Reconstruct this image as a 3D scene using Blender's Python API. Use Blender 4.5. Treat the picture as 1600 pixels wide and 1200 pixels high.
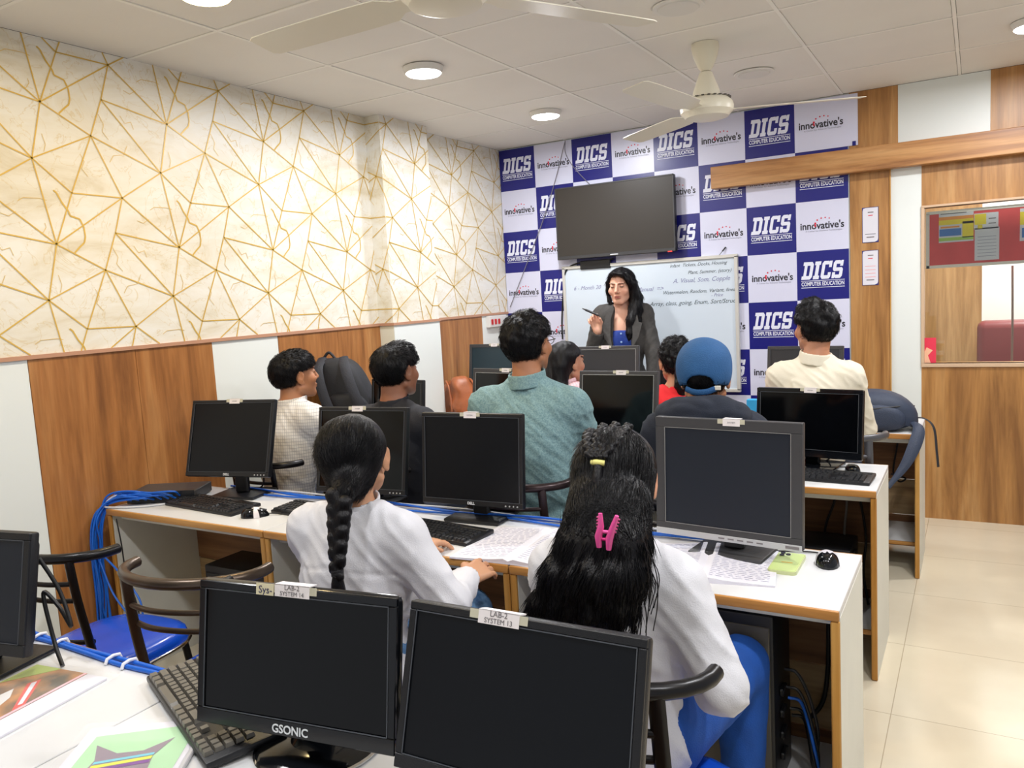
import bpy, bmesh, math, random
import numpy as np
from mathutils import Matrix, Vector
random.seed(7); RNG = np.random.RandomState(11)
sc = bpy.context.scene
for _o in list(bpy.data.objects): bpy.data.objects.remove(_o)
COL = sc.collection
R = math.radians
# ---------------------------------------------------------------- camera
CAM = (0.0, 0.0, 1.522)
FPX = 1247.04
ya, pi_, ro = 0.5307, -0.1106, 0.0568
def _rot():
    a, b, c = ya, pi_, ro
    Rz = np.array([[np.cos(a), -np.sin(a), 0], [np.sin(a), np.cos(a), 0], [0, 0, 1]])
    Rx = np.array([[1, 0, 0], [0, np.cos(b), -np.sin(b)], [0, np.sin(b), np.cos(b)]])
    Ry = np.array([[np.cos(c), 0, np.sin(c)], [0, 1, 0], [-np.sin(c), 0, np.cos(c)]])
    return Rz @ Rx @ Ry
RC = _rot()
cam_d = bpy.data.cameras.new('camera'); cam_d.sensor_width = 36; cam_d.lens = FPX / 1600 * 36
cam_d.clip_start = 0.02
cam = bpy.data.objects.new('camera', cam_d); COL.objects.link(cam)
cam.matrix_world = Matrix([[RC[0, 0], RC[0, 2], -RC[0, 1], CAM[0]],
                           [RC[1, 0], RC[1, 2], -RC[1, 1], CAM[1]],
                           [RC[2, 0], RC[2, 2], -RC[2, 1], CAM[2]], [0, 0, 0, 1]])
sc.camera = cam
# ---------------------------------------------------------------- world, exposure
wd = bpy.data.worlds.new('world'); sc.world = wd; wd.use_nodes = True
_bg = wd.node_tree.nodes['Background']
_bg.inputs[0].default_value = (0.93, 0.95, 1.0, 1); _bg.inputs[1].default_value = 0.42
sc.view_settings.view_transform = 'Standard'; sc.view_settings.look = 'None'
sc.view_settings.exposure = 0.22; sc.view_settings.gamma = 1.0
sc.view_settings.use_curve_mapping = False
LAMP_W = 19.0
# ---------------------------------------------------------------- materials
MATS = {}
def srgb(r, g, b):
    def c(u):
        u /= 255.0
        return u / 12.92 if u <= 0.04045 else ((u + 0.055) / 1.055) ** 2.4
    return (c(r), c(g), c(b), 1)
def mat(name, col, rough=0.5, metal=0.0, bump=0.0, bscale=80.0, var=0.0, vscale=5.0, stretch=(1, 1, 1),
        emit=0.0, spec=0.5, coat=0.0, sss=0.0, alpha=1.0, trans=0.0, vcol=False, col2=None, sheen=0.0):
    if name in MATS: return MATS[name]
    m = bpy.data.materials.new(name); m.use_nodes = True; nt = m.node_tree; N = nt.nodes; Lk = nt.links
    b = N['Principled BSDF']
    b.inputs['Base Color'].default_value = col; b.inputs['Roughness'].default_value = rough
    b.inputs['Metallic'].default_value = metal; b.inputs['Specular IOR Level'].default_value = spec
    b.inputs['Coat Weight'].default_value = coat; b.inputs['Coat Roughness'].default_value = 0.08
    b.inputs['Alpha'].default_value = alpha; b.inputs['Transmission Weight'].default_value = trans
    b.inputs['Sheen Weight'].default_value = sheen
    if sss: b.inputs['Subsurface Weight'].default_value = sss; b.inputs['Subsurface Scale'].default_value = 0.02
    if emit: b.inputs['Emission Color'].default_value = col; b.inputs['Emission Strength'].default_value = emit
    tc = N.new('ShaderNodeTexCoord'); mp = N.new('ShaderNodeMapping'); mp.inputs['Scale'].default_value = stretch
    Lk.new(tc.outputs['Object'], mp.inputs[0])
    last = None
    if vcol:
        a = N.new('ShaderNodeAttribute'); a.attribute_name = 'Col'; last = a.outputs['Color']
        Lk.new(last, b.inputs['Base Color'])
    if var:
        n = N.new('ShaderNodeTexNoise'); n.inputs['Scale'].default_value = vscale; n.inputs['Detail'].default_value = 4
        Lk.new(mp.outputs[0], n.inputs['Vector'])
        mx = N.new('ShaderNodeMix'); mx.data_type = 'RGBA'
        c2 = col2 or (min(1, col[0] * (1 - var)), min(1, col[1] * (1 - var)), min(1, col[2] * (1 - var)), 1)
        mx.inputs[6].default_value = col; mx.inputs[7].default_value = c2
        rp = N.new('ShaderNodeMapRange'); rp.inputs[1].default_value = .35; rp.inputs[2].default_value = .65
        Lk.new(n.outputs[0], rp.inputs[0]); Lk.new(rp.outputs[0], mx.inputs[0]); Lk.new(mx.outputs[2], b.inputs['Base Color'])
    if bump:
        n2 = N.new('ShaderNodeTexNoise'); n2.inputs['Scale'].default_value = bscale; n2.inputs['Detail'].default_value = 3
        Lk.new(mp.outputs[0], n2.inputs['Vector'])
        bp = N.new('ShaderNodeBump'); bp.inputs['Strength'].default_value = bump; bp.inputs['Distance'].default_value = 0.004
        Lk.new(n2.outputs[0], bp.inputs['Height']); Lk.new(bp.outputs[0], b.inputs['Normal'])
    MATS[name] = m
    return m
def wood(name, c1, c2, c3, axis='z', rough=0.38, sc_=1.0):
    if name in MATS: return MATS[name]
    m = bpy.data.materials.new(name); m.use_nodes = True; nt = m.node_tree; N = nt.nodes; Lk = nt.links
    b = N['Principled BSDF']; b.inputs['Roughness'].default_value = rough
    g = N.new('ShaderNodeNewGeometry'); mp = N.new('ShaderNodeMapping')
    s = {'z': (7, 7, .55), 'x': (.6, 7, 9), 'y': (7, .6, 9)}[axis]
    mp.inputs['Scale'].default_value = tuple(q * sc_ for q in s)
    Lk.new(g.outputs['Position'], mp.inputs[0])
    n = N.new('ShaderNodeTexNoise'); n.inputs['Scale'].default_value = 1.3; n.inputs['Detail'].default_value = 7
    n.inputs['Roughness'].default_value = .62; n.inputs['Distortion'].default_value = .7
    Lk.new(mp.outputs[0], n.inputs['Vector'])
    cr = N.new('ShaderNodeValToRGB'); e = cr.color_ramp.elements
    e[0].position = .32; e[0].color = c1; e[1].position = .7; e[1].color = c3
    e2 = cr.color_ramp.elements.new(.5); e2.color = c2
    Lk.new(n.outputs[0], cr.inputs[0])
    w = N.new('ShaderNodeTexNoise'); w.inputs['Scale'].default_value = 9; w.inputs['Detail'].default_value = 3
    Lk.new(mp.outputs[0], w.inputs['Vector'])
    mx = N.new('ShaderNodeMix'); mx.data_type = 'RGBA'; mx.blend_type = 'MULTIPLY'; mx.inputs[0].default_value = .35
    cr2 = N.new('ShaderNodeValToRGB'); cr2.color_ramp.elements[0].position = .35; cr2.color_ramp.elements[0].color = (.55, .5, .45, 1)
    cr2.color_ramp.elements[1].position = .6
    Lk.new(w.outputs[0], cr2.inputs[0]); Lk.new(cr.outputs[0], mx.inputs[6]); Lk.new(cr2.outputs[0], mx.inputs[7])
    Lk.new(mx.outputs[2], b.inputs['Base Color'])
    MATS[name] = m
    return m
WOOD = wood('walnut laminate', srgb(126, 80, 42), srgb(166, 110, 60), srgb(190, 138, 84))
WOODB = wood('teak laminate', srgb(138, 94, 50), srgb(178, 128, 72), srgb(205, 160, 104))
WOODX = wood('beam laminate', srgb(128, 80, 46), srgb(180, 128, 76), srgb(206, 158, 104), 'x')
EDGE = wood('edge banding wood', srgb(150, 95, 40), srgb(186, 130, 62), srgb(208, 158, 90), 'x', .45)
EDGEZ = wood('upright edge banding', srgb(168, 112, 44), srgb(196, 140, 62), srgb(214, 166, 90), 'z', .45)
BROWNB = wood('raw brown board', srgb(96, 62, 36), srgb(128, 88, 54), srgb(156, 114, 74), 'x', .6)
TANB = wood('raw tan board', srgb(150, 122, 84), srgb(178, 150, 108), srgb(196, 170, 128), 'x', .6)
WLAM = mat('white laminate', srgb(217, 218, 219), .32, var=.06, vscale=4)
WSIDE = mat('white side laminate', srgb(226, 226, 216), .45, var=.08, vscale=3)
WPANEL = mat('white wall panel', srgb(228, 233, 230), .4)
CREAMP = mat('cream pillar paint', srgb(226, 226, 208), .6)
BLKP = mat('black plastic', srgb(17, 18, 22), .38, bump=.15, bscale=500)
BLKG = mat('glossy black plastic', srgb(12, 14, 18), .12)
GRYP = mat('dark grey plastic', srgb(58, 58, 60), .42, bump=.1, bscale=500)
SILV = mat('silver plastic', srgb(190, 192, 194), .35, .3)
SCRM = mat('matte screen', srgb(9, 12, 17), .30, spec=.28)
SCRG = mat('glossy screen', srgb(4, 5, 7), .08, spec=.35)
SCRB = mat('grey blue screen', srgb(26, 32, 42), .42, spec=.35)
TVS = mat('tv screen', srgb(56, 52, 48), .4, spec=.35)
KEYM = mat('keycap plastic', srgb(36, 37, 40), .4)
KEYG = mat('worn keycap plastic', srgb(104, 100, 92), .35)
LGND = mat('white lettering', srgb(225, 228, 230), .5)
PAPER = mat('paper', srgb(222, 221, 230), .8)
INK = mat('ink', srgb(60, 60, 90), .7)
INKF = mat('faint ink', srgb(128, 130, 172), .7)
INKD = mat('board marker ink', srgb(62, 78, 86), .6)
TAPE = mat('adhesive tape', srgb(196, 192, 170), .3)
STICK = mat('sticker paper', srgb(232, 226, 226), .6)
PRINTG = mat('grey print', srgb(120, 116, 118), .7)
BLACKM = mat('black metal tube', srgb(26, 25, 27), .3, .4)
BROWNM = mat('bronze metal tube', srgb(88, 76, 66), .3, .7)
CHROME = mat('chrome', srgb(210, 210, 212), .12, 1)
SEATB = mat('blue vinyl', srgb(10, 72, 190), .25, coat=.2)
CABB = mat('blue cable', srgb(18, 98, 205), .4)
CABK = mat('black cable', srgb(18, 18, 20), .45)
CABW = mat('white cable', srgb(210, 214, 220), .4)
NAVY = mat('banner navy', srgb(24, 26, 120), .32)
BWHT = mat('banner white', srgb(218, 220, 242), .32)
BTXT = mat('banner lettering white', srgb(232, 235, 250), .4)
BBLK = mat('banner lettering black', srgb(38, 36, 48), .4)
BRED = mat('banner red', srgb(214, 30, 62), .4)
BGRY = mat('banner grey', srgb(150, 152, 172), .4)
ALU = mat('aluminium', srgb(205, 208, 208), .35, .6)
# ---------------------------------------------------------------- mesh builder
class MB:
    def __init__(s): s.v = []; s.f = []; s.m = []; s.mats = []
    def mi(s, m):
        if m not in s.mats: s.mats.append(m)
        return s.mats.index(m)
    def add(s, vs, fs, m, M=None):
        o = len(s.v); k = s.mi(m)
        for p in vs:
            p = Vector(p)
            if M is not None: p = M @ p
            s.v.append(tuple(p))
        for f in fs: s.f.append([o + i for i in f]); s.m.append(k)
        return s
    def box(s, lo, hi, m, bev=0.0, M=None, seg=1):
        bm = bmesh.new(); bmesh.ops.create_cube(bm, size=1)
        for v in bm.verts: v.co = Vector([lo[i] + (v.co[i] + .5) * (hi[i] - lo[i]) for i in range(3)])
        if bev: bmesh.ops.bevel(bm, geom=bm.edges[:], offset=bev, segments=seg, affect='EDGES', profile=.5)
        bm.verts.index_update()
        s.add([v.co for v in bm.verts], [[v.index for v in f.verts] for f in bm.faces], m, M); bm.free()
        return s
    def tube(s, pts, r, m, seg=8, M=None, closed=False, flat=1.0, up=None):
        pts = [Vector(p) for p in pts]; n = len(pts)
        rs = r if hasattr(r, '__len__') else [r] * n
        vs = []; fs = []; ref = Vector(up) if up else None
        prev = None
        for i, p in enumerate(pts):
            if closed: t = pts[(i + 1) % n] - pts[i - 1]
            else: t = pts[min(i + 1, n - 1)] - pts[max(i - 1, 0)]
            if t.length < 1e-9: t = Vector((0, 0, 1))
            t.normalize()
            if prev is None:
                a = ref if ref else (Vector((0, 0, 1)) if abs(t.z) < .9 else Vector((1, 0, 0)))
            else: a = prev
            a = a - t * a.dot(t)
            if a.length < 1e-6: a = Vector((1, 0, 0)) - t * t.x
            a.normalize(); prev = a; b = t.cross(a)
            for k in range(seg):
                th = 2 * math.pi * k / seg
                vs.append(p + a * (math.cos(th) * rs[i]) + b * (math.sin(th) * rs[i] * flat))
        for i in range(n if closed else n - 1):
            j = (i + 1) % n
            for k in range(seg):
                k2 = (k + 1) % seg
                fs.append([i * seg + k, i * seg + k2, j * seg + k2, j * seg + k])
        if not closed:
            fs.append(list(range(seg))[::-1]); fs.append([(n - 1) * seg + k for k in range(seg)])
        return s.add(vs, fs, m, M)
    def lathe(s, prof, m, seg=24, M=None):
        vs = []; fs = []; n = len(prof)
        for (r, z) in prof:
            for k in range(seg):
                th = 2 * math.pi * k / seg; vs.append((r * math.cos(th), r * math.sin(th), z))
        for i in range(n - 1):
            for k in range(seg):
                k2 = (k + 1) % seg
                fs.append([i * seg + k, i * seg + k2, (i + 1) * seg + k2, (i + 1) * seg + k])
        fs.append(list(range(seg))[::-1]); fs.append([(n - 1) * seg + k for k in range(seg)])
        return s.add(vs, fs, m, M)
    def prism(s, poly, d0, d1, m, M=None):
        # poly in xz-plane, extruded along y from d0 to d1
        n = len(poly)
        vs = [(x, d0, z) for x, z in poly] + [(x, d1, z) for x, z in poly]
        fs = [list(range(n)), [n + i for i in range(n)][::-1]]
        for i in range(n):
            j = (i + 1) % n; fs.append([j, i, n + i, n + j])
        return s.add(vs, fs, m, M)
    def text(s, body, size, m, M, depth=.0006, shear=0., off=0., width=None, height=None, spacing=1.):
        vs, fs = text_mesh(body, size, depth, shear, off, spacing)
        if not vs: return s
        if width:
            k = width / (max(v[0] for v in vs) - min(v[0] for v in vs))
            kh = (height / (max(v[2] for v in vs) - min(v[2] for v in vs))) if height else k
            vs = [(v[0] * k, v[1], v[2] * kh) for v in vs]
        return s.add(vs, fs, m, M)
    def build(s, name, parent=None, smooth=30, loc=None, rot=None):
        me = bpy.data.meshes.new(name); me.from_pydata(s.v, [], s.f)
        for m in s.mats: me.materials.append(m)
        me.polygons.foreach_set('material_index', s.m)
        if smooth:
            me.polygons.foreach_set('use_smooth', [True] * len(s.f))
            me.update(); me.set_sharp_from_angle(angle=R(smooth))
        me.update()
        o = bpy.data.objects.new(name, me); COL.objects.link(o)
        if parent: o.parent = parent
        if loc: o.location = loc
        if rot: o.rotation_euler = rot
        return o
_TC = {}
def text_mesh(body, size, depth, shear, off, spacing):
    k = (body, size, depth, shear, off, spacing)
    if k in _TC: return _TC[k]
    cu = bpy.data.curves.new('lettering', 'FONT'); cu.body = body; cu.size = size; cu.extrude = depth / 2
    cu.shear = shear; cu.offset = off; cu.align_x = 'CENTER'; cu.align_y = 'CENTER'; cu.resolution_u = 3
    cu.space_character = spacing
    ob = bpy.data.objects.new('lettering', cu)
    me = bpy.data.meshes.new_from_object(ob)
    vs = [(v.co.x, -v.co.z, v.co.y) for v in me.vertices]   # text in xz plane facing -y
    fs = [list(p.vertices) for p in me.polygons]
    bpy.data.objects.remove(ob); bpy.data.curves.remove(cu); bpy.data.meshes.remove(me)
    _TC[k] = (vs, fs)
    return _TC[k]
def T(x, y, z, rz=0, rx=0, ry=0, s=1):
    return Matrix.Translation((x, y, z)) @ Matrix.Rotation(rz, 4, 'Z') @ Matrix.Rotation(ry, 4, 'Y') @ Matrix.Rotation(rx, 4, 'X') @ Matrix.Scale(s, 4)
def thing(name, label, cat, loc=(0, 0, 0), rz=0, group=None):
    o = bpy.data.objects.new(name, None); COL.objects.link(o); o.empty_display_size = .05
    o.location = loc; o.rotation_euler = (0, 0, rz); o['label'] = label; o['category'] = cat
    if group: o['group'] = group
    return o
def tag(o, label, cat, group=None, kind=None):
    o['label'] = label; o['category'] = cat
    if group: o['group'] = group
    if kind: o['kind'] = kind
    return o
def struct(o, label=None):
    o['kind'] = 'structure'
    if label: o['label'] = label
    return o
def kids(o): return [c for c in bpy.data.objects if c.parent == o]
def copy_tree(o, parent=None):
    c = o.copy(); COL.objects.link(c)
    if parent: c.parent = parent
    for ch in kids(o): copy_tree(ch, c)
    return c
def pix(px, py, axis, val):
    d = RC @ np.array([(px - 800) / FPX, 1, -(py - 600) / FPX])
    o = np.array(CAM); t = (val - o[axis]) / d[axis]
    return o + t * d
def bez(p, n=12):
    # smooth Catmull-Rom through the points
    P_ = [Vector(q) for q in p]; out = []
    P_ = [P_[0] * 2 - P_[1]] + P_ + [P_[-1] * 2 - P_[-2]]
    for i in range(1, len(P_) - 2):
        a, b, c, d = P_[i - 1:i + 3]
        for k in range(n):
            t = k / n
            out.append(.5 * ((2 * b) + (c - a) * t + (2 * a - 5 * b + 4 * c - d) * t * t + (3 * b - a - 3 * c + d) * t ** 3))
    out.append(P_[-2])
    return out
# ================================================================= SETTING
XL, YB, ZC = -3.202, 5.455, 2.637
XR, YF = 2.6, -2.2
TS = .6344; TX0 = -2.6332; TY0 = 2.3215
DT = .733
# floor
def floor_mat():
    m = bpy.data.materials.new('cream vitrified floor tiles'); m.use_nodes = True; nt = m.node_tree; N = nt.nodes; Lk = nt.links
    b = N['Principled BSDF']; b.inputs['Roughness'].default_value = .16
    g = N.new('ShaderNodeNewGeometry'); br = N.new('ShaderNodeTexBrick')
    br.offset = 0; br.inputs['Scale'].default_value = 1; br.inputs['Brick Width'].default_value = .6; br.inputs['Row Height'].default_value = .6
    br.inputs['Mortar Size'].default_value = .0018; br.inputs['Mortar Smooth'].default_value = .2
    br.inputs['Color1'].default_value = srgb(226, 216, 192); br.inputs['Color2'].default_value = srgb(224, 213, 188)
    br.inputs['Mortar'].default_value = srgb(186, 172, 146)
    mp = N.new('ShaderNodeMapping'); mp.inputs['Location'].default_value = (.25, .1, 0)
    Lk.new(g.outputs['Position'], mp.inputs[0]); Lk.new(mp.outputs[0], br.inputs['Vector'])
    n = N.new('ShaderNodeTexNoise'); n.inputs['Scale'].default_value = 3; n.inputs['Detail'].default_value = 6
    Lk.new(mp.outputs[0], n.inputs['Vector'])
    cr = N.new('ShaderNodeValToRGB'); cr.color_ramp.elements[0].color = (.86, .83, .8, 1); cr.color_ramp.elements[0].position = .3
    cr.color_ramp.elements[1].position = .65
    mx = N.new('ShaderNodeMix'); mx.data_type = 'RGBA'; mx.blend_type = 'MULTIPLY'; mx.inputs[0].default_value = .6
    Lk.new(n.outputs[0], cr.inputs[0]); Lk.new(br.outputs['Color'], mx.inputs[6]); Lk.new(cr.outputs[0], mx.inputs[7])
    Lk.new(mx.outputs[2], b.inputs['Base Color'])
    return m
b = MB(); b.box((XL - .1, YF, -.1), (XR, 8.2, 0), floor_mat()); struct(b.build('floor', smooth=0), 'cream polished floor tiles')
# ceiling : tiles between white tee bars
CT = mat('ceiling tile', srgb(236, 233, 226), .75, var=.06, vscale=1.4, bump=.1, bscale=60)
CBAR = mat('ceiling tee bar', srgb(242, 240, 233), .5)
CGAP = mat('ceiling gap', srgb(92, 88, 80), .9)
b = MB(); b.box((XL - .1, YF, ZC + .012), (XR, YB + .1, ZC + .06), CGAP)
i0 = int(math.floor((XL - TX0) / TS)); i1 = int(math.ceil((XR - TX0) / TS)); j0 = int(math.floor((YF - TY0) / TS)); j1 = int(math.ceil((YB - TY0) / TS))
for i in range(i0, i1):
    for j in range(j0, j1):
        x0 = max(TX0 + i * TS + .010, XL); x1 = min(TX0 + (i + 1) * TS - .010, XR)
        y0 = max(TY0 + j * TS + .010, YF); y1 = min(TY0 + (j + 1) * TS - .010, YB)
        if x1 > x0 and y1 > y0: b.box((x0, y0, ZC + random.uniform(0, .003)), (x1, y1, ZC + .02), CT)
for i in range(i0, i1 + 1):
    x = TX0 + i * TS
    if XL < x < XR: b.box((x - .008, YF, ZC - .0015), (x + .008, YB, ZC + .02), CBAR)
for j in range(j0, j1 + 1):
    y = TY0 + j * TS
    if YF < y < YB: b.box((XL, y - .008, ZC - .001), (XR, y + .008, ZC + .02), CBAR)
struct(b.build('ceiling', smooth=0), 'white square tile false ceiling')
# left wall: core with white and wood panels below, wallpaper above
ZW = 1.391
b = MB()
b.box((XL - .1, YF, 0), (XL - .012, YB, ZC), WPANEL)
stripes = [(-2.2, -1.1, 1), (-1.1, .1, 0), (.1, 1.0, 1), (1.0, 1.735, 0), (1.735, 2.61, 1), (2.61, 3.034, 0), (3.034, 3.90, 1), (3.90, 4.509, 0), (4.509, 5.064, 1), (5.064, YB, 0)]
for y0, y1, k in stripes:
    if k == 0: b.box((XL - .012, y0 + .001, 0), (XL, y1 - .001, ZW - .012), WPANEL)
    else:
        ym = y0 + (y1 - y0) * .53
        b.box((XL - .012, y0 + .001, 0), (XL + .002, ym - .001, ZW - .012), WOOD)
        b.box((XL - .012, ym + .001, 0), (XL + .002, y1 - .001, ZW - .012), WOOD)
struct(b.build('wall_left', smooth=0), 'left wall with alternating white and wood panels')
PL0, PL1, PLX = 3.876, 4.36, XL + .11
b = MB(); b.box((XL - .01, PL0, 0), (PLX, PL1, ZW - .012), CREAMP)
b.box((PLX, PL0 + .001, 0), (PLX + .004, PL1, ZW - .012), WPANEL)
struct(b.build('trim_1', smooth=0), 'shallow pillar on the left wall')
b = MB(); tp = mat('pinkish brown trim', srgb(186, 140, 112), .5)
b.box((XL - .01, YF, ZW - .012), (XL + .010, PL0, ZW + .004), tp)
b.box((XL - .01, PL0 - .01, ZW - .012), (PLX + .012, PL0 + .0, ZW + .004), tp)
b.box((PLX - .01, PL0, ZW - .012), (PLX + .012, PL1 + .008, ZW + .004), tp)
b.box((XL - .01, PL1, ZW - .012), (XL + .010, YB, ZW + .004), tp)
struct(b.build('trim_2', smooth=0), 'thin trim under the wallpaper')
# wallpaper
def marble():
    m = bpy.data.materials.new('marble print wallpaper'); m.use_nodes = True; nt = m.node_tree; N = nt.nodes; Lk = nt.links
    b = N['Principled BSDF']; b.inputs['Roughness'].default_value = .42
    g = N.new('ShaderNodeNewGeometry')
    n = N.new('ShaderNodeTexNoise'); n.inputs['Scale'].default_value = 3.2; n.inputs['Detail'].default_value = 9; n.inputs['Distortion'].default_value = 1.2
    n.inputs['Roughness'].default_value = .65
    mp = N.new('ShaderNodeMapping'); mp.inputs['Rotation'].default_value = (R(35), 0, 0); mp.inputs['Scale'].default_value = (1, .6, 1.5)
    Lk.new(g.outputs['Position'], mp.inputs[0]); Lk.new(mp.outputs[0], n.inputs['Vector'])
    cr = N.new('ShaderNodeValToRGB'); e = cr.color_ramp.elements
    e[0].position = .34; e[0].color = srgb(214, 204, 180); e[1].position = .62; e[1].color = srgb(232, 230, 222)
    k = e.new(.45); k.color = srgb(226, 220, 204)
    Lk.new(n.outputs[0], cr.inputs[0]); 
    v = N.new('ShaderNodeTexNoise'); v.inputs['Scale'].default_value = 5; v.inputs['Detail'].default_value = 5; v.inputs['Distortion'].default_value = 2
    Lk.new(g.outputs['Position'], v.inputs['Vector'])
    ab = N.new('ShaderNodeMath'); ab.operation = 'SUBTRACT'; ab.inputs[1].default_value = .5; Lk.new(v.outputs[0], ab.inputs[0])
    a2 = N.new('ShaderNodeMath'); a2.operation = 'ABSOLUTE'; Lk.new(ab.outputs[0], a2.inputs[0])
    lt = N.new('ShaderNodeMapRange'); lt.inputs[1].default_value = 0; lt.inputs[2].default_value = .012; lt.inputs[3].default_value = .45; lt.inputs[4].default_value = 0
    Lk.new(a2.outputs[0], lt.inputs[0])
    mx = N.new('ShaderNodeMix'); mx.data_type = 'RGBA'; Lk.new(lt.outputs[0], mx.inputs[0]); Lk.new(cr.outputs[0], mx.inputs[6])
    mx.inputs[7].default_value = srgb(205, 178, 110)
    Lk.new(mx.outputs[2], b.inputs['Base Color'])
    return m
MARB = marble(); GOLD = mat('gold printed line', srgb(214, 176, 78), .4, .08); GOLD2 = mat('gold vein', srgb(222, 192, 120), .4, .1)
UX, VY = .575, .555
ND = dict(A=(0, 0), B=(.256, .120), C=(.146, -.123), D=(.370, -.126), E=(.058, -.332), G=(.320, -.277))
ED = [('A', 0, 0, 'B', 0, 0), ('A', 0, 0, 'C', 0, 0), ('A', 0, 0, 'E', 0, 0), ('B', 0, 0, 'C', 0, 0), ('C', 0, 0, 'E', 0, 0), ('B', 0, 0, 'D', 0, 0), ('B', 0, 0, 'A', 1, 0),
      ('C', 0, 0, 'D', 0, 0), ('D', 0, 0, 'E', 0, 0), ('D', 0, 0, 'A', 1, 0), ('D', 0, 0, 'G', 0, 0), ('G', 0, 0, 'B', 0, 1), ('D', 0, 0, 'E', 1, 0),
      ('E', 0, 0, 'B', 0, 1), ('E', 0, 0, 'A', 0, 1), ('G', 0, 0, 'E', 1, 0), ('G', 0, 0, 'A', 1, 1)]
VEIN = [[(.070, -.118), (.082, -.127), (.10, -.165), (.123, -.197), (.128, -.216), (.150, -.222), (.167, -.227), (.181, -.259), (.183, -.298), (.176, -.322), (.165, -.332), (.150, -.345), (.13, -.365)],
        [(-.075, -.17), (-.053, -.156), (.012, -.154), (.04, -.16)], [(.0, -.29), (.012, -.285), (.024, -.266), (.02, -.25)],
        [(.20, .04), (.215, .01), (.20, -.02), (.225, -.05)], [(.33, .02), (.35, .05), (.40, .06), (.42, .10)], [(.30, -.34), (.32, -.38), (.31, -.41), (.335, -.44)],
        [(.43, -.22), (.46, -.23), (.49, -.21)], [(.05, .10), (.06, .06), (.05, .03)], [(.40, -.33), (.42, -.36), (.45, -.35), (.46, -.38)]]
def clipseg(p, q, y0, y1, z0, z1):
    t0, t1 = 0., 1.; d = (q[0] - p[0], q[1] - p[1])
    for a, dd, lo, hi in ((p[0], d[0], y0, y1), (p[1], d[1], z0, z1)):
        if abs(dd) < 1e-9:
            if a < lo or a > hi: return None
            continue
        u, v = (lo - a) / dd, (hi - a) / dd
        if u > v: u, v = v, u
        t0 = max(t0, u); t1 = min(t1, v)
    if t0 >= t1: return None
    return (p[0] + d[0] * t0, p[1] + d[1] * t0), (p[0] + d[0] * t1, p[1] + d[1] * t1)
def wallpaper(mb, to3, y0, y1, z0, z1, back):
    """gold net printed on a slab of wallpaper; to3 maps (y,z,out) to a point"""
    def seg(p, q, w, m, out):
        c = clipseg(p, q, y0, y1, z0, z1)
        if not c: return
        (a, bb), (c_, d) = c; L = math.hypot(c_ - a, d - bb)
        if L < 1e-4: return
        nx, nz = -(d - bb) / L * w / 2, (c_ - a) / L * w / 2
        vs = [to3(a + nx, bb + nz, out), to3(a - nx, bb - nz, out), to3(c_ - nx, d - nz, out), to3(c_ + nx, d + nz, out)]
        mb.add(vs, [[0, 1, 2, 3]], m)
    for i in range(-9, 8):
        for j in range(-3, 4):
            ox, oz = 1.847 + i * UX, 2.161 - j * VY
            for a, ai, aj, c, ci, cj in ED:
                pa = (ox + ND[a][0] + ai * UX, oz + ND[a][1] - aj * VY); pc = (ox + ND[c][0] + ci * UX, oz + ND[c][1] - cj * VY)
                seg(pa, pc, .0052, GOLD, .0022)
            for k, vn in enumerate(VEIN):
                for t in range(len(vn) - 1):
                    seg((ox + vn[t][0], oz + vn[t][1]), (ox + vn[t + 1][0], oz + vn[t + 1][1]), .0065 if k == 0 else .0025, GOLD if k == 0 else GOLD2, .0018)
b = MB()
b.box((XL - .01, YF, ZW + .004), (XL, PL0, ZC), MARB); b.box((XL - .01, PL1, ZW + .004), (XL, YB, ZC), MARB)
b.box((XL - .01, PL0 - .001, ZW + .004), (PLX, PL1, ZC), MARB)
wallpaper(b, lambda y, z, o: (XL + o, y, z), YF, PL0, ZW + .004, ZC, 0)
wallpaper(b, lambda y, z, o: (XL + o, y, z), PL1, YB, ZW + .004, ZC, 0)
wallpaper(b, lambda y, z, o: (PLX + o, y, z), PL0, PL1, ZW + .004, ZC, 0)
wallpaper(b, lambda y, z, o: (XL + (y - (PL0 - .11)), PL0 - .001 - o, z), PL0 - .11, PL0, ZW + .004, ZC, 0)
struct(b.build('wall_left_upper', smooth=0), 'gold line marble wallpaper on the left wall')
# back wall
b = MB()
XC0, XC1, XW1 = -.690, -.464, -.292
GX1 = 1.35; GZ0, GZ1 = .966, 1.90
b.box((XL - .1, YB + .006, 0), (XC0, YB + .1, ZC), WPANEL)
b.box((XC0, YB, 0), (XC1, YB + .1, 2.16), WOODB); b.box((XC0, YB, 2.16), (-.418, YB + .1, ZC), WOODB)
b.box((-.418, YB + .002, 2.16), (.058, YB + .1, ZC), WPANEL); b.box((.058, YB, 2.16), (XR, YB + .1, ZC), WOODB)
b.box((XC1, YB - .010, 0), (XC1 + .006, YB, 2.15), EDGEZ)
b.box((XC1, YB + .002, 0), (XW1, YB + .1, 2.16), WPANEL)
b.box((XW1, YB, 0), (XR, YB + .1, GZ0), WOODB); b.box((XW1, YB, GZ1), (XR, YB + .1, 2.16), WOODB)
b.box((GX1, YB, GZ0), (XR, YB + .1, GZ1), WOODB)
struct(b.build('wall_back', smooth=0), 'back wall of wood and white panels')
b = MB(); b.box((-1.535, YB - .085, 2.148), (XR, YB, 2.290), WOODX, .003)
struct(b.build('trim_3', smooth=0), 'long horizontal wooden beam on the back wall')
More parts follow.
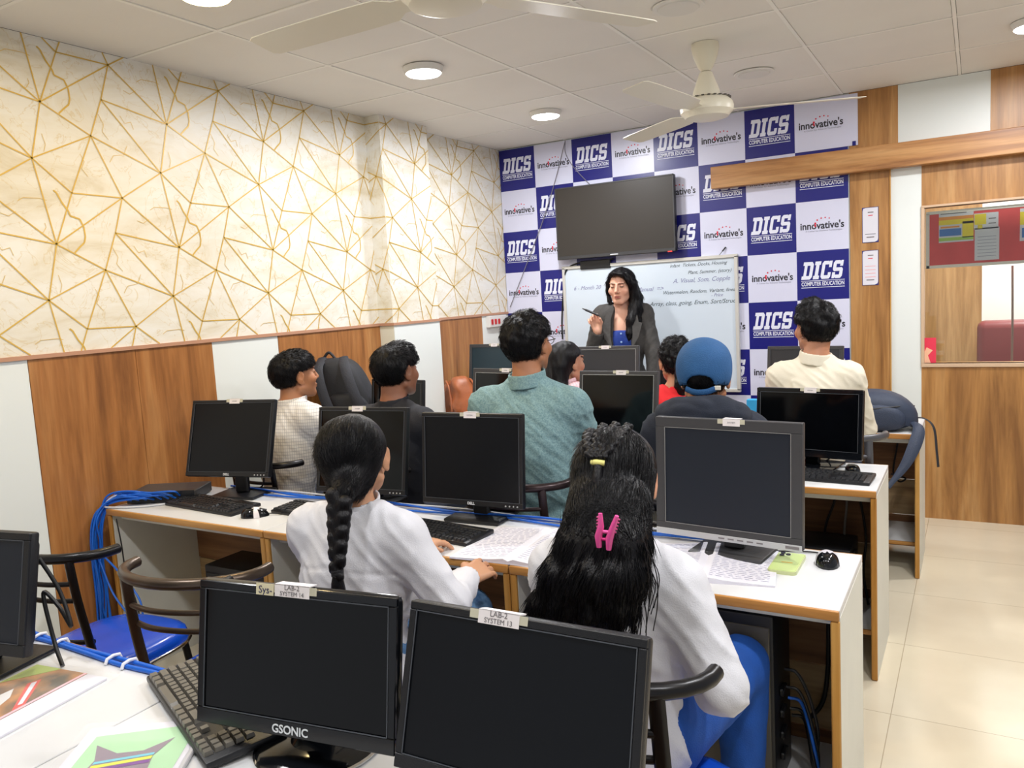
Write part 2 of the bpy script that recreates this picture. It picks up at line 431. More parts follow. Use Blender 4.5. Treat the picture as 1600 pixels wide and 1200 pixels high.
# window in the partition with a room beyond
fr = MB(); FW = mat('pale window frame wood', srgb(206, 176, 146), .45)
fr.box((XW1 - .002, YB - .012, GZ0 - .022), (GX1, YB + .06, GZ0), FW, .002); fr.box((XW1 - .002, YB - .012, GZ1), (GX1, YB + .06, GZ1 + .014), FW, .002)
fr.box((XW1 - .002, YB - .012, GZ0), (XW1 + .016, YB + .06, GZ1), FW, .002); fr.box((GX1 - .016, YB - .012, GZ0), (GX1, YB + .06, GZ1), FW, .002)
w = struct(fr.build('window_1', smooth=0), 'framed glass window in the wood partition')
GL = bpy.data.materials.new('window glass'); GL.use_nodes = True; _n = GL.node_tree
_n.nodes.clear(); _o = _n.nodes.new('ShaderNodeOutputMaterial'); _a = _n.nodes.new('ShaderNodeBsdfTransparent'); _g = _n.nodes.new('ShaderNodeBsdfGlossy')
_g.inputs['Roughness'].default_value = .02; _f = _n.nodes.new('ShaderNodeMixShader'); _l = _n.nodes.new('ShaderNodeFresnel'); _l.inputs[0].default_value = 1.55
_a.inputs[0].default_value = (.93, .95, .93, 1)
_n.links.new(_l.outputs[0], _f.inputs[0]); _n.links.new(_a.outputs[0], _f.inputs[1]); _n.links.new(_g.outputs[0], _f.inputs[2]); _n.links.new(_f.outputs[0], _o.inputs[0])
b = MB(); b.box((XW1 + .016, YB + .018, GZ0), (GX1 - .016, YB + .024, GZ1), GL); b.build('window_pane', w, smooth=0)
b = MB(); WF = wood('far room laminate', srgb(128, 96, 60), srgb(160, 126, 82), srgb(184, 150, 104))
b.box((-1.2, 7.0, 0), (.03, 7.1, 2.7), WF); b.box((.03, 7.0, 0), (.44, 7.1, 2.7), WPANEL); b.box((.44, 7.0, 0), (3.0, 7.1, 2.7), WF)
struct(b.build('wall_far', smooth=0), 'wall of the room behind the glass')
b = MB(); b.box((-1.2, YB + .1, 2.7), (3, 7.1, 2.8), CT); b.box((-1.3, YB + .1, 0), (-1.2, 7.1, 2.7), WPANEL)
struct(b.build('ceiling_far', smooth=0))
# banner
DIC = []   # slab letters on a 0..1 high grid, as rectangles and polygons
def letters():
    out = []; s = .2
    def rc(x0, z0, x1, z1): out.append([(x0, z0), (x1, z0), (x1, z1), (x0, z1)])
    x = 0
    # D and I
    out.append([(x, 0), (x + .34, 0), (x + .34, 1), (x, 1), (x, 1 - s), (x + .12, 1 - s), (x + .12, s), (x, s)])
    out.append([(x + .34, 0), (x + .68, 0), (x + .82, .14), (x + .82, .86), (x + .68, 1), (x + .34, 1), (x + .34, .79), (x + .57, .79), (x + .57, .21), (x + .34, .21)])
    x += .92
    out.append([(x, 0), (x + .46, 0), (x + .46, s), (x + .36, s), (x + .36, 1 - s), (x + .46, 1 - s), (x + .46, 1), (x, 1), (x, 1 - s), (x + .10, 1 - s), (x + .10, s), (x, s)])
    x += .58
    # C
    out.append([(x + .12, 0), (x + .66, 0), (x + .76, .1), (x + .76, .36), (x + .54, .36), (x + .54, .2), (x + .24, .2), (x + .24, .8), (x + .54, .8), (x + .54, .64), (x + .76, .64), (x + .76, 1), (x + .56, 1), (x + .54, .95), (x + .5, 1), (x + .12, 1), (x, .88), (x, .12)])
    x += .88
    # S
    out.append([(x, 0), (x + .2, 0), (x + .22, .06), (x + .28, 0), (x + .66, 0), (x + .78, .12), (x + .78, .5), (x + .68, .6), (x + .24, .6), (x + .24, .8), (x + .52, .8), (x + .52, .68), (x + .74, .68), (x + .74, 1), (x + .56, 1), (x + .52, .94), (x + .48, 1), (x + .12, 1), (x, .88), (x, .5), (x + .1, .4), (x + .54, .4), (x + .54, .2), (x + .22, .2), (x + .22, .34), (x, .34)])
    x += .78
    return out, x
LT, LW = letters()
def dics(mb, cx, cz, y, c):
    W_ = .262; H_ = .112; sx = W_ / (LW + .25)
    for p in LT:
        q = [(cx - W_ / 2 + (a + .25 * h) * sx, cz + .006 + h * H_ - .03) for a, h in p]
        mb.prism(q, y - .0012, y, BTXT)
    for zz, hh in ((cz - .035, .0035), (cz - .078, .0035)): mb.box((cx - W_ / 2, y - .0012, zz), (cx + W_ / 2, y, zz + hh), BTXT)
    mb.text('COMPUTER EDUCATION', .05, BTXT, T(cx, y - .001, cz - .0545), off=.0012, width=.258, height=.026)
def innov(mb, cx, cz, y):
    mb.text("inn\u00f3vative's".replace('\u00f3', 'o'), .06, BBLK, T(cx, y - .0008, cz), off=.0012, width=.262, height=.048)
    ox = cx - .040
    mb.lathe([(0.0001, 0), (.0065, 0), (.0065, .0012), (.0001, .0012)], BRED, 12, T(ox, y, cz + .016, 0, R(90)))
    mb.prism([(ox - .002, cz + .010), (ox + .002, cz + .010), (ox + .007, cz - .002), (ox, cz - .006), (ox - .007, cz - .002)], y - .0016, y, BRED)
    for k, (dx, dz, r_) in enumerate([(.012, .036, .005), (.036, .046, .0045), (.060, .048, .0045), (.084, .042, .004)]):
        mb.lathe([(0.0001, 0), (r_, 0), (r_, .0012), (.0001, .0012)], BRED, 10, T(ox + dx, y, cz + dz, 0, R(90)))
    mb.text('A Center for Advance Technologies', .02, BGRY, T(cx + .01, y - .0008, cz - .032), width=.22, height=.012)
b = MB(); BX = -3.2061; BZ = 2.3196; BP = .3135; yb = YB - .001
for r_ in range(-1, 6):
    for c in range(0, 8):
        x0 = max(BX + c * BP, XL + .004); x1 = BX + (c + 1) * BP
        if r_ == -1 and c == 7: x1 = -.640
        z1 = min(BZ - r_ * BP * .9976, ZC - .004) if r_ > -1 else ZC - .008; z0 = BZ - (r_ + 1) * BP * .9976
        if r_ == -1: z0 = BZ
        navy = (r_ + 1 + c) % 2 == 0
        b.box((x0, yb - .004, z0), (x1, yb, z1), NAVY if navy else BWHT)
        cx, cz = (x0 + min(x1, BX + (c + 1) * BP)) / 2, BZ - (r_ + .5) * BP * .9976
        if navy: dics(b, cx, cz, yb - .004, c)
        else: innov(b, cx, cz, yb - .004)
b.box((-.672, yb - .006, 2.318), (-.652, yb - .004, 2.345), NAVY)
tag(b.build('wall_banner', smooth=0), 'large navy and white checkered banner with repeated DICS and innovative\'s cells across the back wall', 'banner')
# whiteboard
wx0, wx1, wz0, wz1 = -2.680, -1.398, .792, 1.700; wy = YB - .012
t = thing('whiteboard', 'large whiteboard with handwritten notes hanging under the television', 'whiteboard', ((wx0 + wx1) / 2, wy, wz0))
hw = (wx1 - wx0) / 2; hh = wz1 - wz0
b = MB(); b.box((-hw, -.012, 0), (hw, .006, hh), mat('whiteboard enamel', srgb(214, 226, 238), .22), .001); b.build('board_panel', t, 0)
b = MB(); fm = mat('whiteboard frame', srgb(214, 212, 206), .4, .2)
for lo, hi in (((-hw - .012, -.024, -.012), (hw + .012, .006, .010)), ((-hw - .012, -.024, hh - .010), (hw + .012, .006, hh + .012)), ((-hw - .012, -.024, 0), (-hw + .010, .006, hh)), ((hw - .010, -.024, 0), (hw + .012, .006, hh))):
    b.box(lo, hi, fm, .002)
b.build('frame', t, 0)
def wline(txt, px, py, size, mt, w=None):
    b = MB(); p = pix(px, py, 1, wy - .013)
    b.text(txt, size, mt, T(p[0] - (wx0 + wx1) / 2, -.0126, p[2] - wz0), depth=.0004, shear=.35, width=w); b.build('handwritten_line', t, 0)
wline('Infant  Tickets, Docks, Housing', 1090, 413, .05, INKD, .40)
wline('Plant, Summer, (story)', 1108, 424, .04, INKD, .30)
wline('Watermelon, Random, Variant, linear', 1092, 455, .05, INKD, .52)
wline('- Price', 1120, 461, .03, INKF, .08)
wline('Manual  =>', 1015, 452, .04, INKF, .20)
wline('6 - Month 20', 917, 450, .05, INKF, .22)
wline('=> Array, class, going, Enum, Sort/Struct', 1075, 473, .05, INKD, .68)
wline('A. Visual, Som, Copple', 1095, 437, .04, INKF, .40)
# marker lying on top edge of board (drawn stroke in the photo: pen stuck there)
p0 = pix(1122, 401, 1, YB - .03); p1 = pix(1134, 386, 1, YB - .01)
b = MB(); b.tube([p0, p0 * .45 + p1 * .55], .003, mat('grey pen', srgb(150, 156, 160), .4)); b.tube([p0 * .45 + p1 * .55, p1], .0045, BLKP)
tag(b.build('board_pen', smooth=40), 'thin dark pen leaning above the top right corner of the whiteboard', 'pen')
# television
t = thing('television', 'wall mounted flat television above the whiteboard, switched off', 'television', (-2.2405, YB - .09, 1.760))
TW, TH = .905, .520
b = MB(); b.box((-TW / 2, 0, 0), (TW / 2, .045, TH), BLKP, .004); b.box((-TW / 2, -.006, 0), (TW / 2, .01, .024), GRYP, .003)
for lo, hi in (((-TW / 2, -.005, TH - .010), (TW / 2, .01, TH)), ((-TW / 2, -.005, 0), (-TW / 2 + .010, .01, TH)), ((TW / 2 - .010, -.005, 0), (TW / 2, .01, TH))): b.box(lo, hi, GRYP, .002)
b.build('housing', t)
b = MB(); b.box((-TW / 2 + .010, -.002, .024), (TW / 2 - .010, .004, TH - .010), TVS); b.build('screen', t, 0)
b = MB(); b.box((-.2, .045, .12), (.2, .085, .38), BLACKM, .004); b.build('wall_bracket', t)
b = MB(); b.box((TW / 2 - .055, -.008, -.004), (TW / 2 - .025, .006, .004), mat('red light', srgb(230, 60, 50), .4, emit=.5)); b.build('standby_light', t, 0)
b = MB(); b.box((-.03, -.0075, .008), (.03, -.005, .014), LGND); b.build('brand_mark', t, 0)
# cables at the wall
def cable(name, label, pts, r, m, n=10, cat='cable', group=None):
    b = MB(); b.tube(bez(pts, n), r, m, 8); o = b.build(name, smooth=60); tag(o, label, cat, group); return o
YC = YB - .03
def wp(px, py, y=None): return tuple(pix(px, py, 1, YC if y is None else y))
cable('hanging_wire', 'thin grey wire hanging from the ceiling diagonally down to the switchboard corner', [wp(883, 220), wp(868, 280), wp(848, 345), wp(820, 420), wp(797, 480)], .003, mat('grey wire', srgb(120, 118, 130), .5))
cable('hanging_wire', 'thin wire running from the ceiling down behind the left top corner of the television', [wp(883, 220), wp(884, 240), wp(897, 262), wp(925, 292)], .003, mat('grey wire', srgb(120, 118, 130), .5))
cable('television_cable', 'black cable drooping under the television and down beside the whiteboard', [wp(958, 404), wp(935, 412), wp(905, 411), wp(884, 424), wp(880, 460), wp(878, 500), wp(879, 530)], .006, CABK)
b = MB(); q = pix(930, 409, 1, YC); b.box((q[0] - .12, YB - .04, q[2] - .05), (q[0] + .12, YB - .013, q[2] + .012), BLKP, .004)
tag(b.build('power_adapter', smooth=30), 'black power strip fixed under the television at the whiteboard top', 'power strip')
# switchboard on left wall end
t = thing('switchboard', 'small white switchboard with red switches beside the banner corner', 'switchboard', (XL, 5.22, 1.29))
b = MB(); b.box((0, -.10, 0), (.035, .15, .085), mat('switch white', srgb(228, 226, 222), .4), .003); b.build('back_box', t)
for k in range(3):
    b = MB(); b.box((.035, -.08 + k * .05, .02), (.042, -.055 + k * .05, .06), mat('red switch', srgb(196, 40, 44), .4), .002); b.build('switch', t)
t = thing('plug_adapter', 'black plug adapter in the switchboard with its cord hanging down', 'plug', (XL + .045, 5.33, 1.25))
b = MB(); b.box((0, -.03, 0), (.055, .03, .085), BLKP, .006); b.build('adapter_body', t)
b = MB(); b.tube(bez([(.03, 0, .005), (.035, -.02, -.12), (.02, -.05, -.28), (.03, -.06, -.42)]), .003, CABK); b.build('cord', t)
# cards on the wood column
for k, (py0, py1, lab, tc_) in enumerate([(325, 378, 'white card with navy corners and black print, upper one on the wooden column', BBLK), (392, 445, 'white card with navy corners and pale red print, lower one on the wooden column', mat('pale red print', srgb(236, 160, 160), .6))]):
    a = pix(1347, py0, 1, YB); c = pix(1373, py1, 1, YB); cx = (a[0] + c[0]) / 2
    t = thing('wall_card', lab, 'card', (cx, YB, c[2]), group='cards on the wooden column'); w_ = (c[0] - a[0]) / 2; h_ = a[2] - c[2]
    b = MB(); b.box((-w_, -.003, 0), (w_, 0, h_), mat('card navy', srgb(40, 42, 120), .4)); b.build('backing', t, 0)
    q = .022; b = MB()
    b.prism([(-w_ + .003, .003), (w_ - q, .003), (w_ - q * .3, .003 + q * .3), (w_ - .003, q), (w_ - .003, h_ - .003), (-w_ + q, h_ - .003), (-w_ + q * .3, h_ - q * .3), (-w_ + .003, h_ - q)], -.0045, -.003, PAPER); b.build('card_face', t, 0)
    b = MB(); b.box((-.014, -.0052, h_ - .034), (.018, -.0045, h_ - .028), PRINTG)
    b.box((-.012, -.0052, h_ - .052), (.014, -.0045, h_ - .047), BRED)
    for m_ in range(4 if k else 1): b.box((-.03, -.0052, .05 + m_ * .022), (.03, -.0045, .053 + m_ * .022), tc_)
    b.build('print', t, 0); b = MB(); b.box((-.022, -.0052, .030), (.022, -.0045, .036), PRINTG); b.build('caption', t, 0)
# notice board behind the glass, with papers
def gp(px, py, y): return pix(px, py, 1, y)
yn = YB + .043
a = gp(1449, 327, yn); c = gp(1700, 415, yn)
nx0, nz1, nz0 = a[0], 1.865, gp(1449, 417, yn)[2]; nx1 = 1.2
t = thing('notice_board', 'red felt notice board with white frame seen behind the glass', 'notice board', ((nx0 + nx1) / 2, yn, nz0)); hw = (nx1 - nx0) / 2; hh = nz1 - nz0
b = MB(); b.box((-hw, -.004, 0), (hw, .008, hh), mat('red felt', srgb(232, 84, 84), .8, var=.15, vscale=6)); b.build('felt', t, 0)
b = MB()
for lo, hi in (((-hw - .006, -.008, -.012), (hw, .01, .006)), ((-hw - .006, -.008, hh - .006), (hw, .01, hh + .012)), ((-hw - .008, -.008, -.012), (-hw + .012, .01, hh))): b.box(lo, hi, mat('white board frame', srgb(236, 230, 222), .4), .001)
b.build('frame', t, 0)
YEL = mat('yellow print', srgb(245, 222, 30), .6); ORG = mat('orange print', srgb(240, 150, 50), .6); GRN = mat('green print', srgb(170, 210, 90), .6); BLU = mat('blue print', srgb(60, 120, 200), .6)
def notice(name, label, px0, py0, px1, py1, bands):
    a = gp(px0, py0, yn - .005); c = gp(px1, py1, yn - .005); w_, h_ = c[0] - a[0], a[2] - c[2]
    b = MB(); b.box((0, -.0015, 0), (w_, 0, h_), PAPER)
    for x0, x1, z0, z1, m_ in bands: b.box((x0 * w_, -.0025, z0 * h_), (x1 * w_, -.0015, z1 * h_), m_)
    o = b.build(name, None, 0, loc=(a[0], yn - .0045, c[2])); tag(o, label, 'poster', 'papers on the notice board')
notice('pinned_poster', 'wide yellow, orange and white leaflet pinned at the left of the red notice board', 1467, 330, 1521, 376,
       [(0, 1, .55, .7, YEL), (0, 1, .7, .8, ORG), (0, 1, .05, .15, GRN), (0.02, .65, .2, .42, BLU), (.68, 1, .12, .62, YEL), (.05, .8, .88, .93, PRINTG), (.05, .6, .45, .5, ORG)])
notice('pinned_notice', 'small white and yellow leaflet pinned above the white letter', 1522, 334, 1560, 356, [(0.02, .5, .3, .95, YEL), (.6, .9, .6, .66, PRINTG), (.6, .9, .3, .36, PRINTG), (.15, .35, .05, .28, YEL)])
notice('pinned_letter', 'white typed letter pinned in the middle of the red notice board', 1523, 357, 1561, 405, [(.12, .88, .12 + .1 * k, .135 + .1 * k, BGRY) for k in range(7)])
notice('pinned_poster', 'yellow and blue leaflet cut by the right edge of the photo', 1594, 326, 1660, 372, [(0, 1, .5, .9, YEL), (.05, .9, .1, .4, BLU)])
# red sticker low left on the glass
a = gp(1441, 528, YB + .016); c = gp(1462, 567, YB + .016)
b = MB(); w_, h_ = c[0] - a[0], a[2] - c[2]; b.box((0, -.001, 0), (w_, 0, h_), mat('red sticker', srgb(232, 56, 84), .5))
b.prism([(0, .0), (.6 * w_, 0), (.4 * w_, .3 * h_), (.75 * w_, .5 * h_), (.3 * w_, .62 * h_), (.1 * w_, .4 * h_)], -.002, -.001, mat('peach print', srgb(250, 196, 160), .5))
o = b.build('window_sticker', None, 0, loc=(a[0] + .002, YB + .017, c[2])); tag(o, 'small red and peach sticker in the lower left corner of the window', 'sticker')
# sofa behind glass
t = thing('sofa', 'maroon leather sofa back seen through the window', 'sofa', (.62, 6.35, 0))
SOF = mat('maroon leather', srgb(120, 56, 58), .4)
b = MB(); b.box((-.62, 0, .3), (.8, .22, 1.16), SOF, .05, seg=3); b.build('backrest', t)
b = MB(); b.box((-.62, -.7, .16), (.8, 0, .45), SOF, .05, seg=3); b.build('seat', t)
b = MB(); b.tube([(-.68, -.68, .62), (-.68, .05, .66)], .06, SOF, 12); b.box((-.72, -.7, .16), (-.62, 0, .6), SOF, .02); b.build('arm', t)
b = MB()
for x in (-.6, .75):
    for y in (-.6, .15): b = MB(); b.tube([(x, y, 0), (x, y, .2)], .02, CHROME); b.build('leg', t)
cable('blind_chain', 'beaded blind cord hanging in front of the maroon sofa behind the glass', [gp(1582, 415, 5.6), gp(1582, 500, 5.6), gp(1581, 570, 5.6)], .006, mat('beads', srgb(150, 130, 120), .4))
# ---------------------------------------------------------------- ceiling lights
LED = mat('lit diffuser', (0.95, 0.97, 1.0, 1), .5, emit=14.0)
LEDY = mat('warm lit diffuser', (1.0, .80, .38, 1), .5, emit=14.0)
LEDOFF = mat('unlit diffuser', srgb(224, 222, 216), .5)
RIM = mat('lamp rim', srgb(230, 228, 222), .4)
def lamp(i, j, state, label, seen=True):
    x, y = -2.316 + i * 2 * TS, 3.273 + j * 2 * TS
    t = thing('ceiling_lamp', label, 'ceiling light', (x, y, ZC), group='round ceiling lamps')
    b = MB()
    if state: b.lathe([(.001, -.002), (.098, -.002), (.098, -.006), (.088, -.03), (.001, -.03)], RIM, 36)
    else: b.lathe([(.001, -.001), (.105, -.001), (.103, -.007), (.084, -.008), (.001, -.008)], RIM, 36)
    b.build('rim', t)
    b = MB(); z = -.031 if state else -.0085
    b.lathe([(.001, z), (.084, z), (.080, z - .004), (.001, z - .006)], {0: LEDOFF, 1: LED, 2: LEDY}[state], 36); b.build('diffuser', t)
    if state:
        ld = bpy.data.lights.new('lamp_light', 'AREA'); ld.shape = 'DISK'; ld.size = .17; ld.energy = LAMP_W * (.5 if state == 2 else 1) * (.6 if j == -2 else 1)
        ld.color = (1, .74, .34) if state == 2 else (.98, .98, 1.0)
        lo = bpy.data.objects.new('lamp_light', ld); COL.objects.link(lo); lo.parent = t; lo.location = (0, 0, -.042)
lamp(0, 0, 1, 'lit white round ceiling lamp, the larger one over the left desks')
lamp(0, 1, 1, 'lit white round ceiling lamp nearest the back wall on the left')
lamp(0, -1, 2, 'warm yellow lit ceiling lamp cut by the top edge of the photo')
lamp(0, -2, 1, 'lit round ceiling lamp added out of view above the camera on the wallpaper side')  # unseen lamp, added to even out the room light
lamp(1, 0, 0, 'unlit round ceiling lamp between the two fans')
lamp(1, 1, 0, 'unlit round ceiling lamp behind the far fan')
lamp(1, -2, 1, 'lit round ceiling lamp added out of view directly above the camera')  # also unseen, added for brightness over the near desks
lamp(2, 1, 1, 'lit ceiling lamp at the right edge of the photo near the partition')
for j in (0, -1, -2): lamp(2, j, 1, ['lit ceiling lamp added out of view over the right aisle', 'lit ceiling lamp added out of view over the aisle behind the camera', 'lit ceiling lamp added out of view over the aisle beside the front desks'][j])  # unseen aisle lamps continuing the grid, added for uniform lighting
# fill light added to brighten the room behind the glass, no fitting there
ld = bpy.data.lights.new('far_room_fill', 'AREA'); ld.size = .8; ld.energy = 75; lo = bpy.data.objects.new('far_room_fill', ld); COL.objects.link(lo); lo.location = (.6, 6.2, 2.66)
# ---------------------------------------------------------------- fans
FC = mat('cream fan enamel', srgb(232, 226, 206), .35)
def fan(x, y, zc, a0, label, s=1.0):
    t = thing('ceiling_fan', label, 'ceiling fan', (x, y, ZC), group='ceiling fans'); t.rotation_euler = (0, 0, a0)
    d = zc - ZC
    b = MB(); b.lathe([(.001, -.001), (.062, -.001), (.064, -.02), (.056, -.06), (.034, -.11), (.022, -.125), (.001, -.125)], FC, 28); b.build('canopy', t)
    b = MB(); b.tube([(0, 0, -.11), (0, 0, d + .16)], .0115, FC, 12); b.build('down_rod', t)
    b = MB(); b.lathe([(.001, d + .175), (.03, d + .17), (.045, d + .13), (.06, d + .09), (.066, d + .06), (.05, d + .055), (.001, d + .055)], FC, 28); b.build('lower_canopy', t)
    b = MB(); b.lathe([(.001, d + .05), (.10, d + .048), (.118, d + .03), (.124, d + .012), (.122, d - .01), (.108, d - .022), (.10, d - .034), (.07, d - .042), (.001, d - .044)], FC, 40)
    for k in range(24):
        th = k * math.pi / 12; b.box((.085, -.006, .0485), (.112, .006, .0515), CGAP, M=T(0, 0, d, th, 0, 0))
    b.build('motor_housing', t)
    for k in range(3):
        th = k * 2 * math.pi / 3; M = Matrix.Rotation(th, 4, 'Z') @ Matrix.Translation((0, 0, d - .005)) @ Matrix.Rotation(R(9), 4, 'X')
        b = MB(); L = .60
        vs = []
        for u, wd_ in ((.11, .03), (.16, .034), (.20, .062), (.3, .066), (.6, .064), (.68, .06), (L + .1, .048)):
            for sgn in (-1, 1):
                for zz in (0, .003): vs.append((u, sgn * wd_, zz))
        fs = []
        for i in range(6):
            o = i * 4
            fs += [[o, o + 4, o + 6, o + 2], [o + 1, o + 3, o + 7, o + 5], [o, o + 1, o + 5, o + 4], [o + 2, o + 6, o + 7, o + 3]]
        fs += [[0, 2, 3, 1], [24, 25, 27, 26]]
        b.add(vs, fs, FC, M); b.build('blade', t)
fan(-1.107, 3.842, 2.335, R(-98), 'cream three blade ceiling fan in front of the banner')
fan(-1.25, 1.89, 2.345, R(180), 'cream ceiling fan cut by the top edge of the photo')
# ================================================================= DESKS
def desk(x0, x1, y0, y1, label, group, shelf=True, brown=True):
    t = thing('computer_desk', label, 'desk', ((x0 + x1) / 2, (y0 + y1) / 2, 0), group=group)
    w, d = (x1 - x0) / 2, (y1 - y0) / 2
    b = MB(); b.box((-w + .001, -d + .006, DT - .020), (w - .001, d, DT), WLAM, .0015)
    b.box((-w + .001, d, DT - .02), (w - .001, d + .004, DT - .0005), EDGE); b.build('desk_top', t)
    b = MB(); b.box((-w + .001, -d - .004, DT - .026), (w - .001, -d + .008, DT - .0006), EDGE, .004, seg=2); b.build('front_edging', t)
    for s in (-1, 1):
        b = MB(); xa = s * (w - .011)
        b.box((xa - .0105, -d + .012, 0), (xa + .0105, d - .001, DT - .0205), WSIDE, .001)
        b.box((xa - .0105, -d + .0, .001), (xa + .0105, -d + .012, DT - .027), EDGEZ, .003)
        b.build('side_panel', t)
    b = MB(); b.box((-w + .022, d - .03, .40), (w - .022, d - .014, DT - .0205), BROWNB)
    b.box((-w + .022, d - .028, .20), (w - .022, d - .014, .395), TANB)
    b.box((-w + .022, d - .026, .02), (w - .022, d - .014, .195), BROWNB); b.build('back_panel', t)
    b = MB(); b.box((-w + .022, -d + .05, DT - .055), (w - .022, -d + .066, DT - .0205), WSIDE); b.build('front_rail', t)
    if shelf:
        b = MB(); b.box((-w + .022, -d + .1, .14), (w - .022, d - .03, .158), WLAM); b.box((-w + .022, -d + .09, .14), (w - .022, -d + .1, .158), EDGE); b.build('foot_shelf', t)
    return t
DK = {}
g1 = 'desks of the second row'; g2 = 'desks of the third row'; g3 = 'desks of the back row'
desk(-2.62, -1.45, .62, 1.062, 'nearest desk with the magazine and blue cables along its back edge', 'desks of the nearest row')
desk(-1.448, -.31, .62, 1.062, 'nearest desk under the two large black foreground monitors', 'desks of the nearest row')
desk(-3.138, -2.212, 1.945, 2.383, 'left desk with the network switch box and blue cable bundle on it', g1, shelf=False)
desk(-2.210, -1.190, 1.945, 2.383, 'middle desk in front of the girl with the braid', g1, shelf=False)
desk(-1.188, -.277, 1.945, 2.383, 'right desk with the phone and open exercise book', g1)
desk(-3.15, -2.25, 3.126, 3.585, 'left desk in front of the boy in the white checked shirt', g2)
desk(-2.248, -1.28, 3.126, 3.585, 'middle desk in front of the man in the teal shirt', g2)
desk(-1.278, -.314, 3.126, 3.585, 'right desk with the wide black monitor and keyboard near the aisle', g2)
desk(-3.15, -2.2, 4.313, 4.802, 'back row desk holding the brown handbag', g3)
desk(-2.198, -1.2, 4.313, 4.802, 'back row desk just in front of the teacher', g3)
desk(-1.198, -.239, 4.313, 4.802, 'back row desk holding the dark blue backpack by the aisle', g3)
